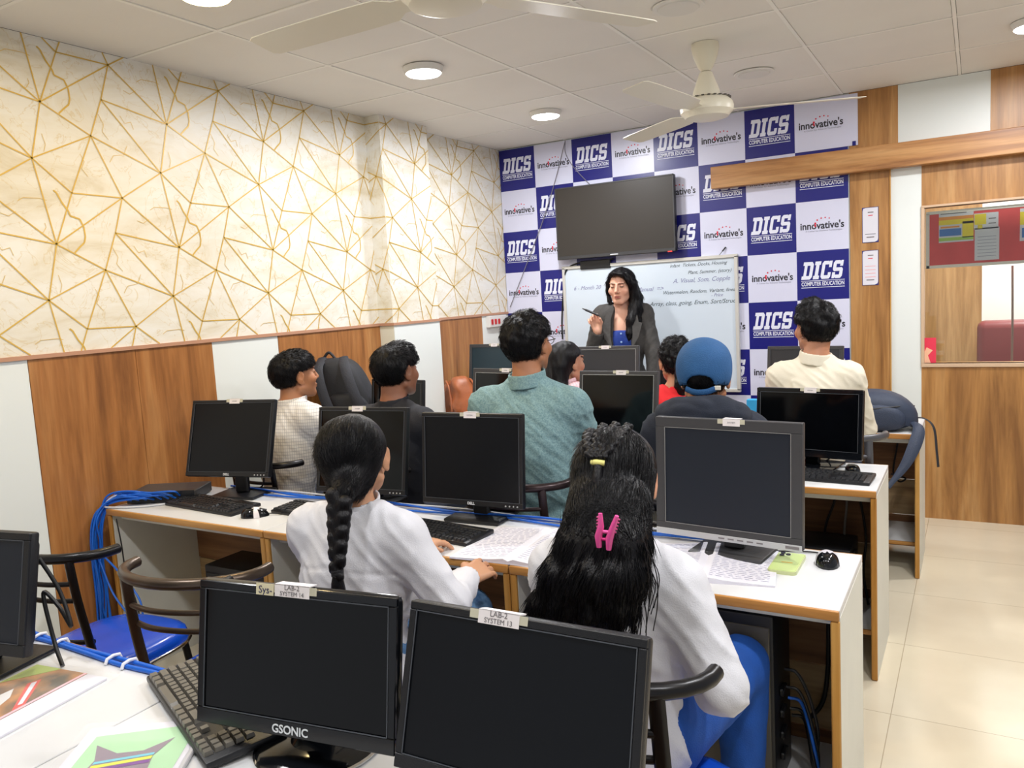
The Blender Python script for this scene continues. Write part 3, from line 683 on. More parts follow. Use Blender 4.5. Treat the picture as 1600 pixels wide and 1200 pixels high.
# ================================================================= MONITORS
def monitor(x, y, z, yaw, tilt, w, h, label, bzl=.016, bot=None, body=BLKP, scr=SCRM, group=None, brand=None, bsize=.014, silver=False, sticker=None, rimm=None, neck=.02, corner=.006, stk=None, btn=True, base='flat', by=None, stw=.05, leds=True):
    """front face centre at (x,y,z)"""
    bot = bot or bzl
    # base location below
    n = Vector((math.sin(yaw), -math.cos(yaw)))
    dz = z - DT
    bx_, by_ = x - n.x * .055, y - n.y * .055
    t = thing('computer_monitor', label, 'monitor', (bx_, by_, DT), yaw, group)
    H = T(0, -.055, dz, 0, -tilt)      # head frame, front at local y=0 facing -y
    b = MB()
    dp = .040
    b.box((-w / 2, 0.0, -h / 2), (w / 2, .022, h / 2), body, corner, H, 2)
    b.box((-w / 2 + .02, .02, -h / 2 + .02), (w / 2 - .02, .045, h / 2 - .02), body, .012, H, 2)
    b.box((-.10, .04, -.09), (.10, .058, .08), body, .01, H, 2)
    b.build('housing', t)
    b = MB()   # bezel frame in front
    zb, zt = -h / 2 + bot, h / 2 - bzl; xa = w / 2 - bzl; e = .0035
    bm_ = body
    for lo, hi in (((-w / 2 + corner * .3, -e, -h / 2 + corner * .3), (w / 2 - corner * .3, .006, zb)), ((-w / 2 + corner * .3, -e, zt), (w / 2 - corner * .3, .006, h / 2 - corner * .3)),
                   ((-w / 2 + corner * .3, -e, zb), (-xa, .006, zt)), ((xa, -e, zb), (w / 2 - corner * .3, .006, zt))): b.box(lo, hi, bm_, .0015, H)
    rm = rimm or mat('bezel inner rim', srgb(74, 78, 84), .35)
    for lo, hi in (((-xa, -e - .0004, zb), (xa, -e + .001, zb + .0016)), ((-xa, -e - .0004, zt - .0016), (xa, -e + .001, zt)), ((-xa, -e - .0004, zb), (-xa + .0016, -e + .001, zt)), ((xa - .0016, -e - .0004, zb), (xa, -e + .001, zt))): b.box(lo, hi, rm, 0, H)
    b.build('bezel', t)
    b = MB(); b.box((-xa, -.0008, zb), (xa, .0012, zt), scr, 0, H); b.build('screen', t, 0)
    if silver:
        b = MB(); b.box((-w / 2 + .001, -.0055, -h / 2 - .002), (w / 2 - .001, .004, -h / 2 + silver), SILV, .001, H)
        b.box((w / 2 - .045, -.0062, -h / 2 + .004), (w / 2 - .008, -.005, -h / 2 + silver - .004), PRINTG, 0, H)
        for k in range(5): b.box((-.02 + k * .028, -.0062, -h / 2 + silver * .35), (-.002 + k * .028, -.005, -h / 2 + silver * .6), PRINTG, 0, H)
        b.build('silver_strip', t)
    if brand:
        b = MB(); b.text(brand, bsize, LGND, H @ T(0, -.0045 - (.002 if silver else 0), -h / 2 + (bot if not silver else silver) / 2), off=.0004, depth=.0005); b.build('brand_lettering', t, 0)
    if btn:
        for k in range(4):
            b = MB(); b.lathe([(.0001, 0), (.0028, 0), (.0028, .0016), (.0001, .0016)], SILV, 8, H @ T(w / 2 - .022 - k * .015, -e, -h / 2 + bot * .45, 0, R(90))); b.build('button', t)
    # neck and base
    b = MB(); b.box((-.032, -.012, .012), (.032, .012, dz - .02), body, .006)
    b.box((-.05, -.03, dz - .06), (.05, .008, dz + .02), body, .006); b.build('neck', t)
    b = MB()
    if base == 'round':
        b.lathe([(.001, 0), (.112, 0), (.114, .006), (.105, .012), (.05, .018), (.04, .03), (.001, .03)], BLKG, 40)
        b.lathe([(.113, .0), (.1165, .002), (.1165, .005), (.113, .007)], CHROME, 40)
    else: b.box((-.11, -.09, 0), (.11, .09, .014), body, .006, None, 2)
    b.build('base', t)
    if stk is not False:
        sx = stk or 0.; b = MB()
        sh = .024
        b.box((sx - stw / 2, -e - .0022, h / 2 - sh + .006), (sx + stw / 2, -e - .0014, h / 2 + .0035), STICK, 0, H)
        b.box((sx - stw / 2, -e - .0022, h / 2 + .0015), (sx + stw / 2, .016, h / 2 + .0035), STICK, 0, H)
        if sticker:
            b.text(sticker[0], .011, PRINTG, H @ T(sx, -e - .0026, h / 2 - .002), depth=.0003, width=stw * .42)
            b.text(sticker[1], .011, PRINTG, H @ T(sx, -e - .0026, h / 2 - .0125), depth=.0003, width=stw * .68)
        else:
            b.text('SYSTEM', .008, PRINTG, H @ T(sx, -e - .0026, h / 2 - .008), depth=.0003, width=stw * .45)
        b.build('label_sticker', t, 0)
        b = MB(); b.box((sx - stw / 2 - .016, -e - .0014, h / 2 - sh + .012), (sx + stw / 2 + .014, -e - .0006, h / 2 + .0015), TAPE, 0, H); b.build('tape', t, 0)
    # signal cable
    b = MB(); b.tube(bez([(.03, .02, dz - .08), (.05, .06, dz - .12), (.06, .07, .06), (.03, .075, .012), (-.08, .07, .008)], 6), .0035, CABK, 6); b.build('signal_cable', t, 60)
    return t
gm0, gm1, gm2, gm3 = 'monitors of the nearest row', 'monitors of the second row', 'monitors of the third row', 'monitors of the back row'
m13 = monitor(-1.016, .931, .915, .15, .17, .415, .259, 'glossy black monitor with GSONIC lettering in the left foreground', .017, .030, BLKG, SCRG, gm0, 'GSONIC', .020, sticker=('LAB-2', 'SYSTEM 14'), stk=.0, btn=False, base='round', corner=.010, stw=.072)
_H = T(0, -.055, .915 - DT, 0, -.17)
b = MB(); b.box((-.075, -.0068, .1305 - .019), (-.038, -.0060, .1305 + .001), mat('yellowed label', srgb(216, 208, 176), .6), 0, _H); b.text('Sys-', .012, INK, _H @ T(-.055, -.0072, .1305 - .010), depth=.0003, width=.028); b.build('handwritten_label', m13, 0)
monitor(-.594, .961, .913, .02, .305, .408, .261, 'matte black monitor with SYSTEM 13 sticker at the bottom centre of the photo', .015, .024, BLKP, SCRM, gm0, None, sticker=('LAB-2', 'SYSTEM 13'), stk=-.035, btn=False, corner=.006, stw=.072)
monitor(-1.985, .86, .935, .20, .20, .43, .27, 'dark monitor cut by the left edge of the photo', .018, .028, BLKP, SCRB, gm0, None, stk=False, btn=False)
monitor(-2.719, 2.262, .992, .232, .30, .41, .327, 'black monitor with DELL lettering nearest the wood wall', .014, .020, BLKP, SCRM, gm1, 'DELL', .013, stk=.01)
monitor(-2.062, 2.33, .959, .117, .191, .411, .335, 'black monitor partly hidden by the head of the girl with the braid', .014, .020, BLKP, SCRG, gm1, None, stk=-.02)
monitor(-1.534, 2.30, .957, .059, .10, .408, .328, 'black monitor with DELL lettering in front of the man in teal', .014, .020, BLKP, SCRM, gm1, 'DELL', .013, stk=.0)
monitor(-.621, 2.235, .960, -.11, .056, .435, .352, 'wide framed grey monitor with a silver lower strip on the right desk', .030, .034, GRYP, SCRB, gm1, None, silver=.016, stk=.02, btn=False, corner=.003, rimm=mat('light rim', srgb(140, 140, 138), .3))
monitor(-2.653, 3.30, .956, -.127, .109, .383, .32, 'black monitor behind the head of the boy in the dark shirt', .016, .020, BLKP, SCRG, gm2, None, stk=False, btn=False)
monitor(-2.065, 3.40, 1.0, -.2, .124, .399, .32, 'grey rimmed monitor behind the man in the teal shirt', .022, .026, GRYP, SCRG, gm2, None, stk=.03, btn=False, rimm=ALU, corner=.003)
monitor(-1.44, 3.40, .984, -.066, .148, .401, .328, 'grey framed glossy monitor left of the blue cap', .018, .026, GRYP, SCRG, gm2, None, stk=.02, rimm=ALU, corner=.004)
monitor(-.605, 3.43, .928, -.16, .109, .44, .285, 'wide black glossy monitor in front of the man in the cream shirt', .018, .032, BLKG, SCRG, gm2, None, stk=.01, btn=False, corner=.008)
monitor(-2.818, 4.574, 1.034, -.036, .135, .41, .34, 'grey teal monitor beside the brown handbag', .022, .026, GRYP, mat('teal grey screen', srgb(24, 46, 56), .35), gm3, None, silver=.014, stk=.0, btn=False, corner=.003)
monitor(-1.983, 4.55, 1.007, .07, .115, .411, .34, 'grey framed monitor directly in front of the teacher', .020, .026, GRYP, mat('dim grey screen', srgb(42, 44, 48), .4), gm3, None, stk=-.01, btn=False, rimm=ALU, corner=.003)
monitor(-1.462, 4.556, .993, -.019, .12, .40, .34, 'dark monitor behind the person in the red shirt', .020, .026, GRYP, SCRM, gm3, None, stk=False, btn=False, corner=.003)
monitor(-.823, 4.578, .985, -.118, .122, .409, .34, 'dark grey monitor behind the man in the cream shirt', .018, .026, GRYP, mat('dim grey screen', srgb(42, 44, 48), .4), gm3, None, stk=False, btn=False, corner=.003)
# ================================================================= KEYBOARDS, MICE
def keyboard(x, y, z, rz, label, L=.44, D=.145, km=KEYM, tilt=.06, group='keyboards', legend=False):
    t = thing('keyboard', label, 'keyboard', (x, y, z), rz, group)
    H = T(0, 0, .001, 0, tilt)
    b = MB(); b.box((-L / 2, -D / 2, 0), (L / 2, D / 2, .016), BLKP, .005, H, 2); b.box((-L / 2 + .01, D / 2 - .03, -.0), (L / 2 - .01, D / 2 - .012, .0185), BLKP, .002, H); b.build('keyboard_body', t)
    b = MB(); u = .0187; ks = L / .44
    def key(cx, cy, w_=1.):
        a, c = u * w_ * ks / 2 - .0012, u / 2 - .0012; z0, z1 = .0155, .0235
        vs = [(cx - a, cy - c, z0), (cx + a, cy - c, z0), (cx + a, cy + c, z0), (cx - a, cy + c, z0),
              (cx - a * .80, cy - c * .75, z1), (cx + a * .80, cy - c * .75, z1), (cx + a * .80, cy + c * .85, z1), (cx - a * .80, cy + c * .85, z1)]
        b.add(vs, [[4, 5, 6, 7], [0, 1, 5, 4], [1, 2, 6, 5], [2, 3, 7, 6], [3, 0, 4, 7]], km, H)
    x0 = -L / 2 + .012 * ks
    rows = [[1.5] + [1] * 12 + [1.5], [2] + [1] * 12 + [1], [1.75] + [1] * 11 + [2.25], [2.25] + [1] * 10 + [2.75], [1.25, 1.25, 1.25, 6.25, 1.25, 1.25, 1.25, 1.25]]
    for r_, rw in enumerate([[1] * 13] + rows):
        yy = D / 2 - .035 - r_ * u - (.004 if r_ else 0); xx = x0
        if r_ == 0: rw = [1, 1, 1, 1, 1, 1, 1, 1, 1, 1, 1, 1, 1]
        for k in rw:
            key(xx + u * ks * k / 2, yy, k); xx += u * ks * k * (15 / 13 if r_ == 0 else 1)
    xn = x0 + 15.4 * u * ks
    for r_ in (1, 2, 5):
        for k in range(3):
            key(xn + u * ks * (k + .5), D / 2 - .039 - r_ * u)
    key(xn + u * ks * 1.5, D / 2 - .039 - 4 * u)
    xn += 3.4 * u * ks
    for r_ in range(1, 6):
        for k in range(4):
            if xn + u * ks * (k + 1) < L / 2 - .003: key(xn + u * ks * (k + .5), D / 2 - .039 - r_ * u)
    b.build('keys', t, 0)
    if legend:
        b = MB(); b.box((-L / 2 + .012, D / 2 - .010, .0155), (-L / 2 + .05, D / 2 - .006, .0162), LGND, 0, H); b.build('mark', t, 0)
    return t
keyboard(-2.70, 2.125, DT, R(-4), 'black keyboard in front of the DELL monitor nearest the wood wall')
keyboard(-2.17, 2.19, DT, R(-5), 'black keyboard behind the mouse and left of the braid', L=.40)
keyboard(-1.57, 2.135, DT, R(-6), 'black keyboard left of the open exercise book', L=.36)
keyboard(-.56, 3.285, DT, R(-4), 'black keyboard on the aisle desk of the third row')
kb0 = keyboard(-1.315, .985, DT + .006, R(-23), 'dark worn keyboard turned diagonally under the left foreground monitor', km=KEYG, legend=True)
def mouse(x, y, z, rz, label, two=None, tag_=False, s=1.0, tail=None):
    t = thing('computer_mouse', label, 'mouse', (x, y, z), rz, 'computer mice')
    def prof(m_, z0=0, k=1.0, ylim=None):
        vs = []; fs = []; nu, nv = 16, 7
        for j in range(nv + 1):
            ph = j / nv * math.pi / 2
            for i in range(nu):
                th = 2 * math.pi * i / nu; rx, ry = .031 * s * k, .054 * s * k
                yy = math.sin(th) * ry * math.cos(ph) ** .6; xx = math.cos(th) * rx * math.cos(ph) ** .6 * (1 - .12 * math.sin(th))
                vs.append((xx, yy, z0 + .034 * s * k * math.sin(ph) * (1 - .25 * math.sin(th) * math.cos(ph))))
        for j in range(nv):
            for i in range(nu):
                i2 = (i + 1) % nu; fs.append([j * nu + i, j * nu + i2, (j + 1) * nu + i2, (j + 1) * nu + i])
        fs.append(list(range(nu))[::-1]); fs.append([nv * nu + i for i in range(nu)])
        return vs, fs
    b = MB(); v, f = prof(0); b.add(v, f, BLKG); b.build('mouse_body', t, 60)
    b = MB(); b.tube([(0, .03 * s, .026 * s), (0, .045 * s, .022 * s)], .004 * s, GRYP, 8); b.build('scroll_wheel', t)
    if two:
        b = MB(); v, f = prof(0, .001, 1.03)
        keep = [ff for ff in f if all(v[i][1] > -.022 * s for i in ff)]; b.add(v, keep, two); b.build('front_shell', t, 60)
    if tag_:
        b = MB(); v, f = prof(0, .001, 1.03)
        keep = [ff for ff in f if all(-.012 * s < v[i][1] < .024 * s for i in ff)]; b.add(v, keep, STICK); b.build('paper_label', t, 60)
    if tail:
        b = MB(); b.tube(bez([(0, .052 * s, .008)] + tail, 8), .0022, CABK, 6); b.build('mouse_cord', t, 60)
    return t
mouse(-2.395, 2.075, DT, R(-52), 'black mouse with a paper label beside the left keyboard', tag_=True, tail=[(.01, .10, .006), (.0, .16, .006), (.03, .22, .004)])
mouse(-.355, 2.275, DT, R(12), 'black mouse with silver white front beside the phone', two=mat('white mouse shell', srgb(212, 208, 214), .35), tail=[(-.01, .075, .004), (-.05, .085, .004), (-.13, .08, .004), (-.22, .09, .003)])
mouse(-.435, 3.435, DT, R(30), 'small dark mouse behind the keyboard on the aisle desk', s=.85, tail=[(.0, .06, .004), (-.06, .07, .004), (-.1, .03, .004)])
# ================================================================= CHAIRS
def chair(x, y, rz, label, metal=BLACKM, group='cafe chairs with tube backs', seatm=SEATB):
    """seat faces +y (local), back at -y"""
    t = thing('chair', label, 'chair', (x, y, 0), rz, group)
    b = MB()
    prof = []
    n = 28; vs = []; fs = []
    lay = [(.93, .435), (1.0, .442), (1.0, .455), (.97, .474), (.86, .484), (.5, .488), (.02, .488)]
    for s_, z in lay:
        for k in range(n):
            th = 2 * math.pi * k / n; c_, s2 = math.cos(th), math.sin(th); p = 3.2
            rr = (abs(c_) ** p + abs(s2) ** p) ** (-1 / p)
            vs.append((.205 * rr * c_ * s_, .20 * rr * s2 * s_, z))
    for j in range(len(lay) - 1):
        for k in range(n): fs.append([j * n + k, j * n + (k + 1) % n, (j + 1) * n + (k + 1) % n, (j + 1) * n + k])
    fs.append(list(range(n))[::-1]); fs.append([(len(lay) - 1) * n + k for k in range(n)])
    b.add(vs, fs, seatm); b.build('seat', t, 50)
    b = MB(); ring = []
    for k in range(32):
        th = 2 * math.pi * k / 32; c_, s2 = math.cos(th), math.sin(th); rr = (abs(c_) ** 3.2 + abs(s2) ** 3.2) ** (-1 / 3.2)
        ring.append((.208 * rr * c_, .203 * rr * s2, .438))
    b.tube(ring, .007, CHROME, 8, closed=True); b.build('seat_trim', t, 50)
    for s_ in (-1, 1):
        b = MB(); b.tube(bez([(s_ * .15, -.17, .43), (s_ * .152, -.185, .55), (s_ * .152, -.210, .70), (s_ * .150, -.222, .828)], 6), .017, metal, 10, flat=.6, up=(1, 0, 0)); b.build('back_post', t, 50)
        b = MB(); b.tube(bez([(s_ * .15, -.165, .435), (s_ * .17, -.185, .25), (s_ * .19, -.21, .0)], 5), .0125, metal, 10); b.build('leg', t, 50)
        b = MB(); b.tube(bez([(s_ * .15, .15, .435), (s_ * .165, .17, .25), (s_ * .18, .19, .0)], 5), .0125, metal, 10); b.build('leg', t, 50)
    b = MB(); pts = []
    for k in range(17):
        a = R(-186 + k * 192 / 16); pts.append((.215 * math.cos(a), -.12 + .14 * math.sin(a), .834))
    b.tube(pts, .0155, metal, 12); b.build('top_rail', t, 50)
    for i, z in enumerate((.755, .70, .56)):
        b = MB(); w_ = .152; yb_ = -.215 + (.755 - z) * .22
        b.tube(bez([(-w_, yb_, z), (-.08, yb_ - .028, z), (0, yb_ - .036, z), (.08, yb_ - .028, z), (w_, yb_, z)], 5), .008, metal, 8); b.build('back_slat', t, 50)
    b = MB(); b.tube([(-.178, .14, .22), (-.182, -.17, .22)], .008, metal); b.tube([(.178, .14, .22), (.182, -.17, .22)], .008, metal); b.tube([(-.15, -.15, .41), (.15, -.15, .41)], .008, metal); b.tube([(-.15, .15, .41), (.15, .15, .41)], .008, metal)
    b.build('stretcher', t, 50)
    return t
chair(-2.45, 1.49, R(5), 'empty blue seated chair turned towards the left wall desk, behind the edge monitor')
chair(-1.87, 1.50, R(14), 'empty chair with bronze rails beside the girl with the braid', BROWNM)
chair(-1.44, 1.44, R(0), 'chair of the girl with the braid, mostly hidden by the left foreground monitor')
chair(-.605, 1.46, R(-4), 'black tube chair carrying the girl with the pink clip')
chair(-2.80, 2.68, R(-8), 'chair of the boy in the white checked shirt')
chair(-2.22, 2.66, R(-2), 'chair of the boy in the dark shirt')
chair(-1.50, 2.66, R(3), 'chair of the man in the teal shirt', mat('dark bronze tube', srgb(62, 50, 52), .3, .6))
chair(-.84, 2.66, R(0), 'chair of the person in the blue cap')
chair(-1.92, 3.82, R(0), 'chair of the woman with the pink collar')
chair(-1.32, 3.84, R(0), 'chair of the person in the red shirt')
chair(-.56, 3.84, R(4), 'chair of the man in the cream shirt, its rail end showing right of his monitor', mat('grey tube', srgb(84, 84, 88), .35, .4))
# ================================================================= NETWORK SWITCH AND CABLES
t = thing('network_switch', 'flat black network switch box at the left end of the second row desk', 'network switch', (-3.02, 2.17, DT), R(28))
b = MB(); b.box((-.145, -.09, .004), (.145, .09, .046), GRYP, .003); b.build('housing', t)
b = MB(); b.box((-.146, -.091, .004), (.146, -.089, .05), mat('black front', srgb(20, 22, 26), .3)); b.build('front_panel', t)
for s_ in (-1, 1):
    b = MB(); b.box((s_ * .11 - .012, -.07, 0), (s_ * .11 + .012, .07, .004), BLKP); b.build('foot', t)
sw = Matrix.Translation((-3.02, 2.17, DT)) @ Matrix.Rotation(R(28), 4, 'Z')
for k in range(14):
    a = sw @ Vector((-.125 + .016 * k, -.092, .018 + .012 * (k % 2)))
    j1, j2, j3 = random.uniform(-.02, .02), random.uniform(-.02, .02), random.uniform(-.02, .02)
    ex = -3.165 + random.uniform(-.02, .012)
    pts = [a, a + Vector((-.02 + j1, -.045, .012 + .02 * random.random())), Vector((-3.135 + j1, 1.985 + j3, DT + .022 + .014 * (k % 3))), Vector((ex + .002, 1.925 + j2, DT - .03 + j1)),
           Vector((ex, 1.90 + j3, .58 + j1)), Vector((ex + j1 * .4, 1.90 + j2, .40)), Vector((ex + j2 * .5, 1.90 + j3, .2)), Vector((ex + j3 * .4, 1.93 + j1, .02))]
    cable('network_cable', 'blue network cable of the bundle running from the switch box down the wood wall', pts, .0042, CABB, 7, 'cable', 'blue cable bundle')
cable('network_cable', 'single white cable looping over the blue bundle at the switch box', [(-3.06, 2.06, DT + .03), (-3.13, 1.99, DT + .045), (-3.155, 1.95, DT + .01), (-3.10, 1.955, DT + .006), (-2.98, 2.02, DT + .005), (-2.86, 2.16, DT + .005)], .004, CABW)
cable('loop_cable', 'blue cable looping off the bundle above the empty blue chair', [(-3.15, 1.90, .56), (-3.02, 1.89, .50), (-2.88, 1.88, .40), (-2.87, 1.87, .30), (-2.96, 1.87, .22), (-3.05, 1.87, .18)], .0042, CABB)
cable('loop_cable', 'blue cable crossing the white desk end diagonally', [(-3.15, 1.90, .52), (-3.05, 1.88, .40), (-2.92, 1.87, .30), (-2.86, 1.86, .18), (-2.84, 1.86, .02)], .0042, CABB)
cable('thin_cord', 'thin black cord hanging against the white desk end panel', [(-3.06, 1.935, .70), (-3.04, 1.932, .60), (-3.03, 1.932, .48), (-2.98, 1.932, .34), (-2.96, 1.932, .2)], .0028, CABK)
# cables along the back of row two desks
for k, (yy, zz, m_) in enumerate([(2.362, .006, CABB), (2.350, .014, CABB), (2.338, .005, CABB), (2.372, .012, CABW)]):
    pts = []
    for i in range(12):
        x = -2.86 + i * .20; pts.append((x, yy + .012 * math.sin(i * 1.7 + k), DT + zz + .006 * math.sin(i * 2.3 + k * 2) ** 2))
    cable('network_cable', ['blue cable lying along the back of the second row desks', 'blue cable lying along the back of the second row desks', 'blue cable lying along the back of the second row desks', 'white cable lying among the blue ones on the second row desks'][k], pts, .004, m_, 6, 'cable', 'cables along the second row' if k < 3 else None)
for k in range(2):
    pts = []
    for i in range(9):
        x = -2.55 + i * .145; pts.append((x, 1.036 + k * .014 + .004 * math.sin(i * 1.9 + k * 2), DT + .0055 + .001 * math.sin(i * 3)))
    cable('network_cable', 'blue cable clipped along the back edge of the nearest desk', pts, .0055, CABB, 6, 'cable', 'cables along the nearest desk')
for x in (-2.02, -1.93, -1.72, -1.66):
    b = MB(); b.tube([(x, 1.022, DT + .002), (x, 1.027, DT + .012), (x, 1.043, DT + .015), (x, 1.058, DT + .012), (x, 1.061, DT + .002)], .004, mat('white clip', srgb(235, 235, 240), .4), 8)
    tag(b.build('cable_clip', smooth=50), 'white clip holding the blue cables on the nearest desk', 'cable clip', 'white cable clips')
cable('monitor_cord', 'tangled black cord behind the left edge monitor', [(-1.86, .98, DT + .25), (-1.83, 1.0, DT + .17), (-1.80, 1.0, DT + .09), (-1.84, 1.0, DT + .13), (-1.88, .99, DT + .16), (-1.85, .985, DT + .05), (-1.80, .97, DT + .006)], .005, CABK)
# cables under desks
for k, (x, y, zz) in enumerate([(-.52, 3.55, .0), (-.47, 3.53, .02), (-.42, 3.55, -.02), (-.38, 3.54, .0)]):
    cable('power_cable', 'cord hanging under the aisle desk of the third row', [(x, y - .06, .71), (x + .01, y - .07, .6), (x + .03 * (k - 1), y - .075, .45), (x + .02, y - .08, .3), (x + .04, y - .1, .17)], .005, CABK if k != 1 else mat('grey cord', srgb(120, 116, 110), .5), 8, 'cable', 'cords under the aisle desk')
cable('power_cable', 'thick black cord hanging under the right desk of the second row', [(-.36, 2.33, .71), (-.362, 2.33, .55), (-.365, 2.325, .40), (-.38, 2.32, .30), (-.42, 2.31, .24)], .0065, CABK)
cable('power_cable', 'looped black cord under the back row aisle desk', [(-.36, 4.74, .71), (-.37, 4.73, .6), (-.39, 4.72, .45), (-.36, 4.70, .40), (-.33, 4.70, .42), (-.40, 4.70, .44)], .005, CABK)
for k in range(5):
    z = [.50, .44, .40, .36, .33][k]
    cable('power_cable', ['black lead plugged in the tower under the right desk', 'blue lead plugged in the tower under the right desk'][k == 2], [(-.435, 2.08 + .02 * k, z), (-.40, 2.08 + .02 * k, z - .01), (-.37, 2.1, z - .10), (-.36, 2.12, z - .22), (-.40, 2.16, .06)], .0045, CABB if k == 2 else CABK, 8, 'cable', 'leads of the computer tower' if k != 2 else None)
# ================================================================= COMPUTER TOWERS
def tower(x, y, z, rz, label, side=mat('grey steel side', srgb(112, 108, 98), .45, .3), w=.19, d=.40, h=.42):
    t = thing('computer_tower', label, 'computer', (x, y, z), rz, 'computer towers under the desks')
    b = MB(); b.box((-w / 2, -d / 2, 0), (w / 2, d / 2, h), BLKP, .008, None, 2); b.build('case', t)
    b = MB(); b.box((-w / 2 + .01, -d / 2 - .004, .02), (w / 2 - .01, -d / 2, h - .03), side, .003); b.build('side_cover', t)
    for k in range(4): b = MB(); b.box((w / 2, -d / 2 + .05, .08 + k * .06), (w / 2 + .012, -d / 2 + .10, .10 + k * .06), BLKP, .003); b.build('rear_socket', t)
    return t
tower(-.60, 2.13, .158, 0, 'black computer tower with grey side under the right second row desk', w=.30, d=.20, h=.50)
tower(-.56, 3.36, .158, 0, 'black computer tower under the aisle desk of the third row', BLKP, w=.28, d=.22, h=.30)
tower(-2.55, 2.18, .0, 0, 'black computer tower under the left second row desk', BLKP, w=.36, d=.2, h=.50)
# ================================================================= BOOKS, PHONE, PRINTS
def page_lines(b, x0, x1, y0, y1, n, M, z):
    for k in range(n):
        y = y1 - (k + .7) * (y1 - y0) / n; x = x0
        while x < x1 - .02:
            w_ = random.uniform(.008, .026); b.box((x, y, z), (min(x + w_, x1), y + .0016, z + .0003), INKF, 0, M); x += w_ + .006
def open_book(x, y, rz, label, W=.185, D=.26, lift=.012):
    t = thing('exercise_book', label, 'notebook', (x, y, DT), rz, 'open exercise books')
    for s_ in (-1, 1):
        vs = []; fs = []; n = 12
        for i in range(n + 1):
            u = i / n; zz = .004 + lift * math.exp(-u * 5) * (1 - math.exp(-u * 22)) + .005 * (1 - u)
            for yy in (-D / 2, D / 2): vs.append((s_ * u * W, yy, zz))
        m_ = len(vs)
        for i in range(n + 1):
            for yy in (-D / 2, D / 2): vs.append((s_ * i / n * W, yy, .0005))
        for i in range(n):
            a, c = i * 2, m_ + i * 2
            q = [[a, a + 2, a + 3, a + 1], [c, c + 1, c + 3, c + 2], [a, c, c + 2, a + 2], [a + 1, a + 3, c + 3, c + 1]]
            if s_ < 0: q = [f[::-1] for f in q]
            fs += q
        e1 = [2 * n, 2 * n + 1, m_ + 2 * n + 1, m_ + 2 * n][::(-1 if s_ > 0 else 1)]; fs.append(e1)
        b = MB(); b.add(vs, fs, PAPER); b.build('pages', t, 40)
        b = MB(); nl = 20
        for k in range(nl):
            y_ = D / 2 - (k + 1.2) * D / (nl + 2); xx = .02
            while xx < W - .02:
                w_ = random.uniform(.008, .026); u0 = xx / W; u1 = min(xx + w_, W - .015) / W
                def zf(u): return .0047 + lift * math.exp(-u * 5) * (1 - math.exp(-u * 22)) + .005 * (1 - u)
                v4 = [(s_ * u0 * W, y_, zf(u0)), (s_ * u1 * W, y_, zf(u1)), (s_ * u1 * W, y_ + .0017, zf(u1)), (s_ * u0 * W, y_ + .0017, zf(u0))]
                b.add(v4, [[0, 1, 2, 3] if s_ > 0 else [3, 2, 1, 0]], INKF); xx += w_ + .007
        b.build('handwriting', t, 0)
    b = MB(); b.box((-W, -D / 2 - .002, 0), (W, D / 2 + .002, .0008), mat('book cover', srgb(200, 196, 206), .5)); b.build('cover', t, 0)
    return t
open_book(-1.205, 2.115, R(4), 'open handwritten exercise book in front of the DELL monitor, left of the long hair', W=.20, D=.33)
open_book(-.66, 2.16, R(10), 'open handwritten exercise book under the grey monitor, right of the long hair', W=.19, D=.30)
t = thing('phone', 'pale green mobile phone lying face down on the right desk', 'phone', (-.452, 2.225, DT), R(0))
def rpoly(w, d, r, n=5):
    o = []
    for cx, cy, a0 in ((w / 2 - r, d / 2 - r, 0), (-w / 2 + r, d / 2 - r, 90), (-w / 2 + r, -d / 2 + r, 180), (w / 2 - r, -d / 2 + r, 270)):
        for k in range(n + 1):
            a = R(a0 + 90 * k / n); o.append((cx + r * math.cos(a), cy + r * math.sin(a)))
    return o
UPM = Matrix.Rotation(R(90), 4, 'X')   # prism xz -> xy
def flat(b, poly, z0, z1, m, M=None):
    n = len(poly); vs = [(x, y, z0) for x, y in poly] + [(x, y, z1) for x, y in poly]
    fs = [list(range(n))[::-1], [n + i for i in range(n)]] + [[i, (i + 1) % n, n + (i + 1) % n, n + i] for i in range(n)]
    b.add(vs, fs, m, M)
b = MB(); flat(b, rpoly(.076, .158, .012), 0, .010, mat('phone case edge', srgb(196, 204, 150), .3)); b.build('case', t)
b = MB(); flat(b, rpoly(.070, .152, .010), .010, .0112, mat('pale green phone back', srgb(206, 226, 150), .18)); b.build('back_glass', t)
b = MB(); flat(b, rpoly(.034, .034, .008), .0112, .0125, mat('camera plate', srgb(214, 228, 176), .2), T(-.015, .054, 0)); b.build('camera_plate', t)
for dx, dy in ((-.023, .062), (-.023, .045), (-.007, .053)):
    b = MB(); b.lathe([(.0001, .0125), (.0068, .0125), (.0068, .0145), (.0001, .0145)], BLKG, 16, T(dx, dy, 0)); b.build('camera_lens', t)
b = MB(); b.box((-.014, -.012, .0112), (.016, -.006, .0118), mat('gold mark', srgb(214, 180, 90), .4)); b.build('mark', t, 0)
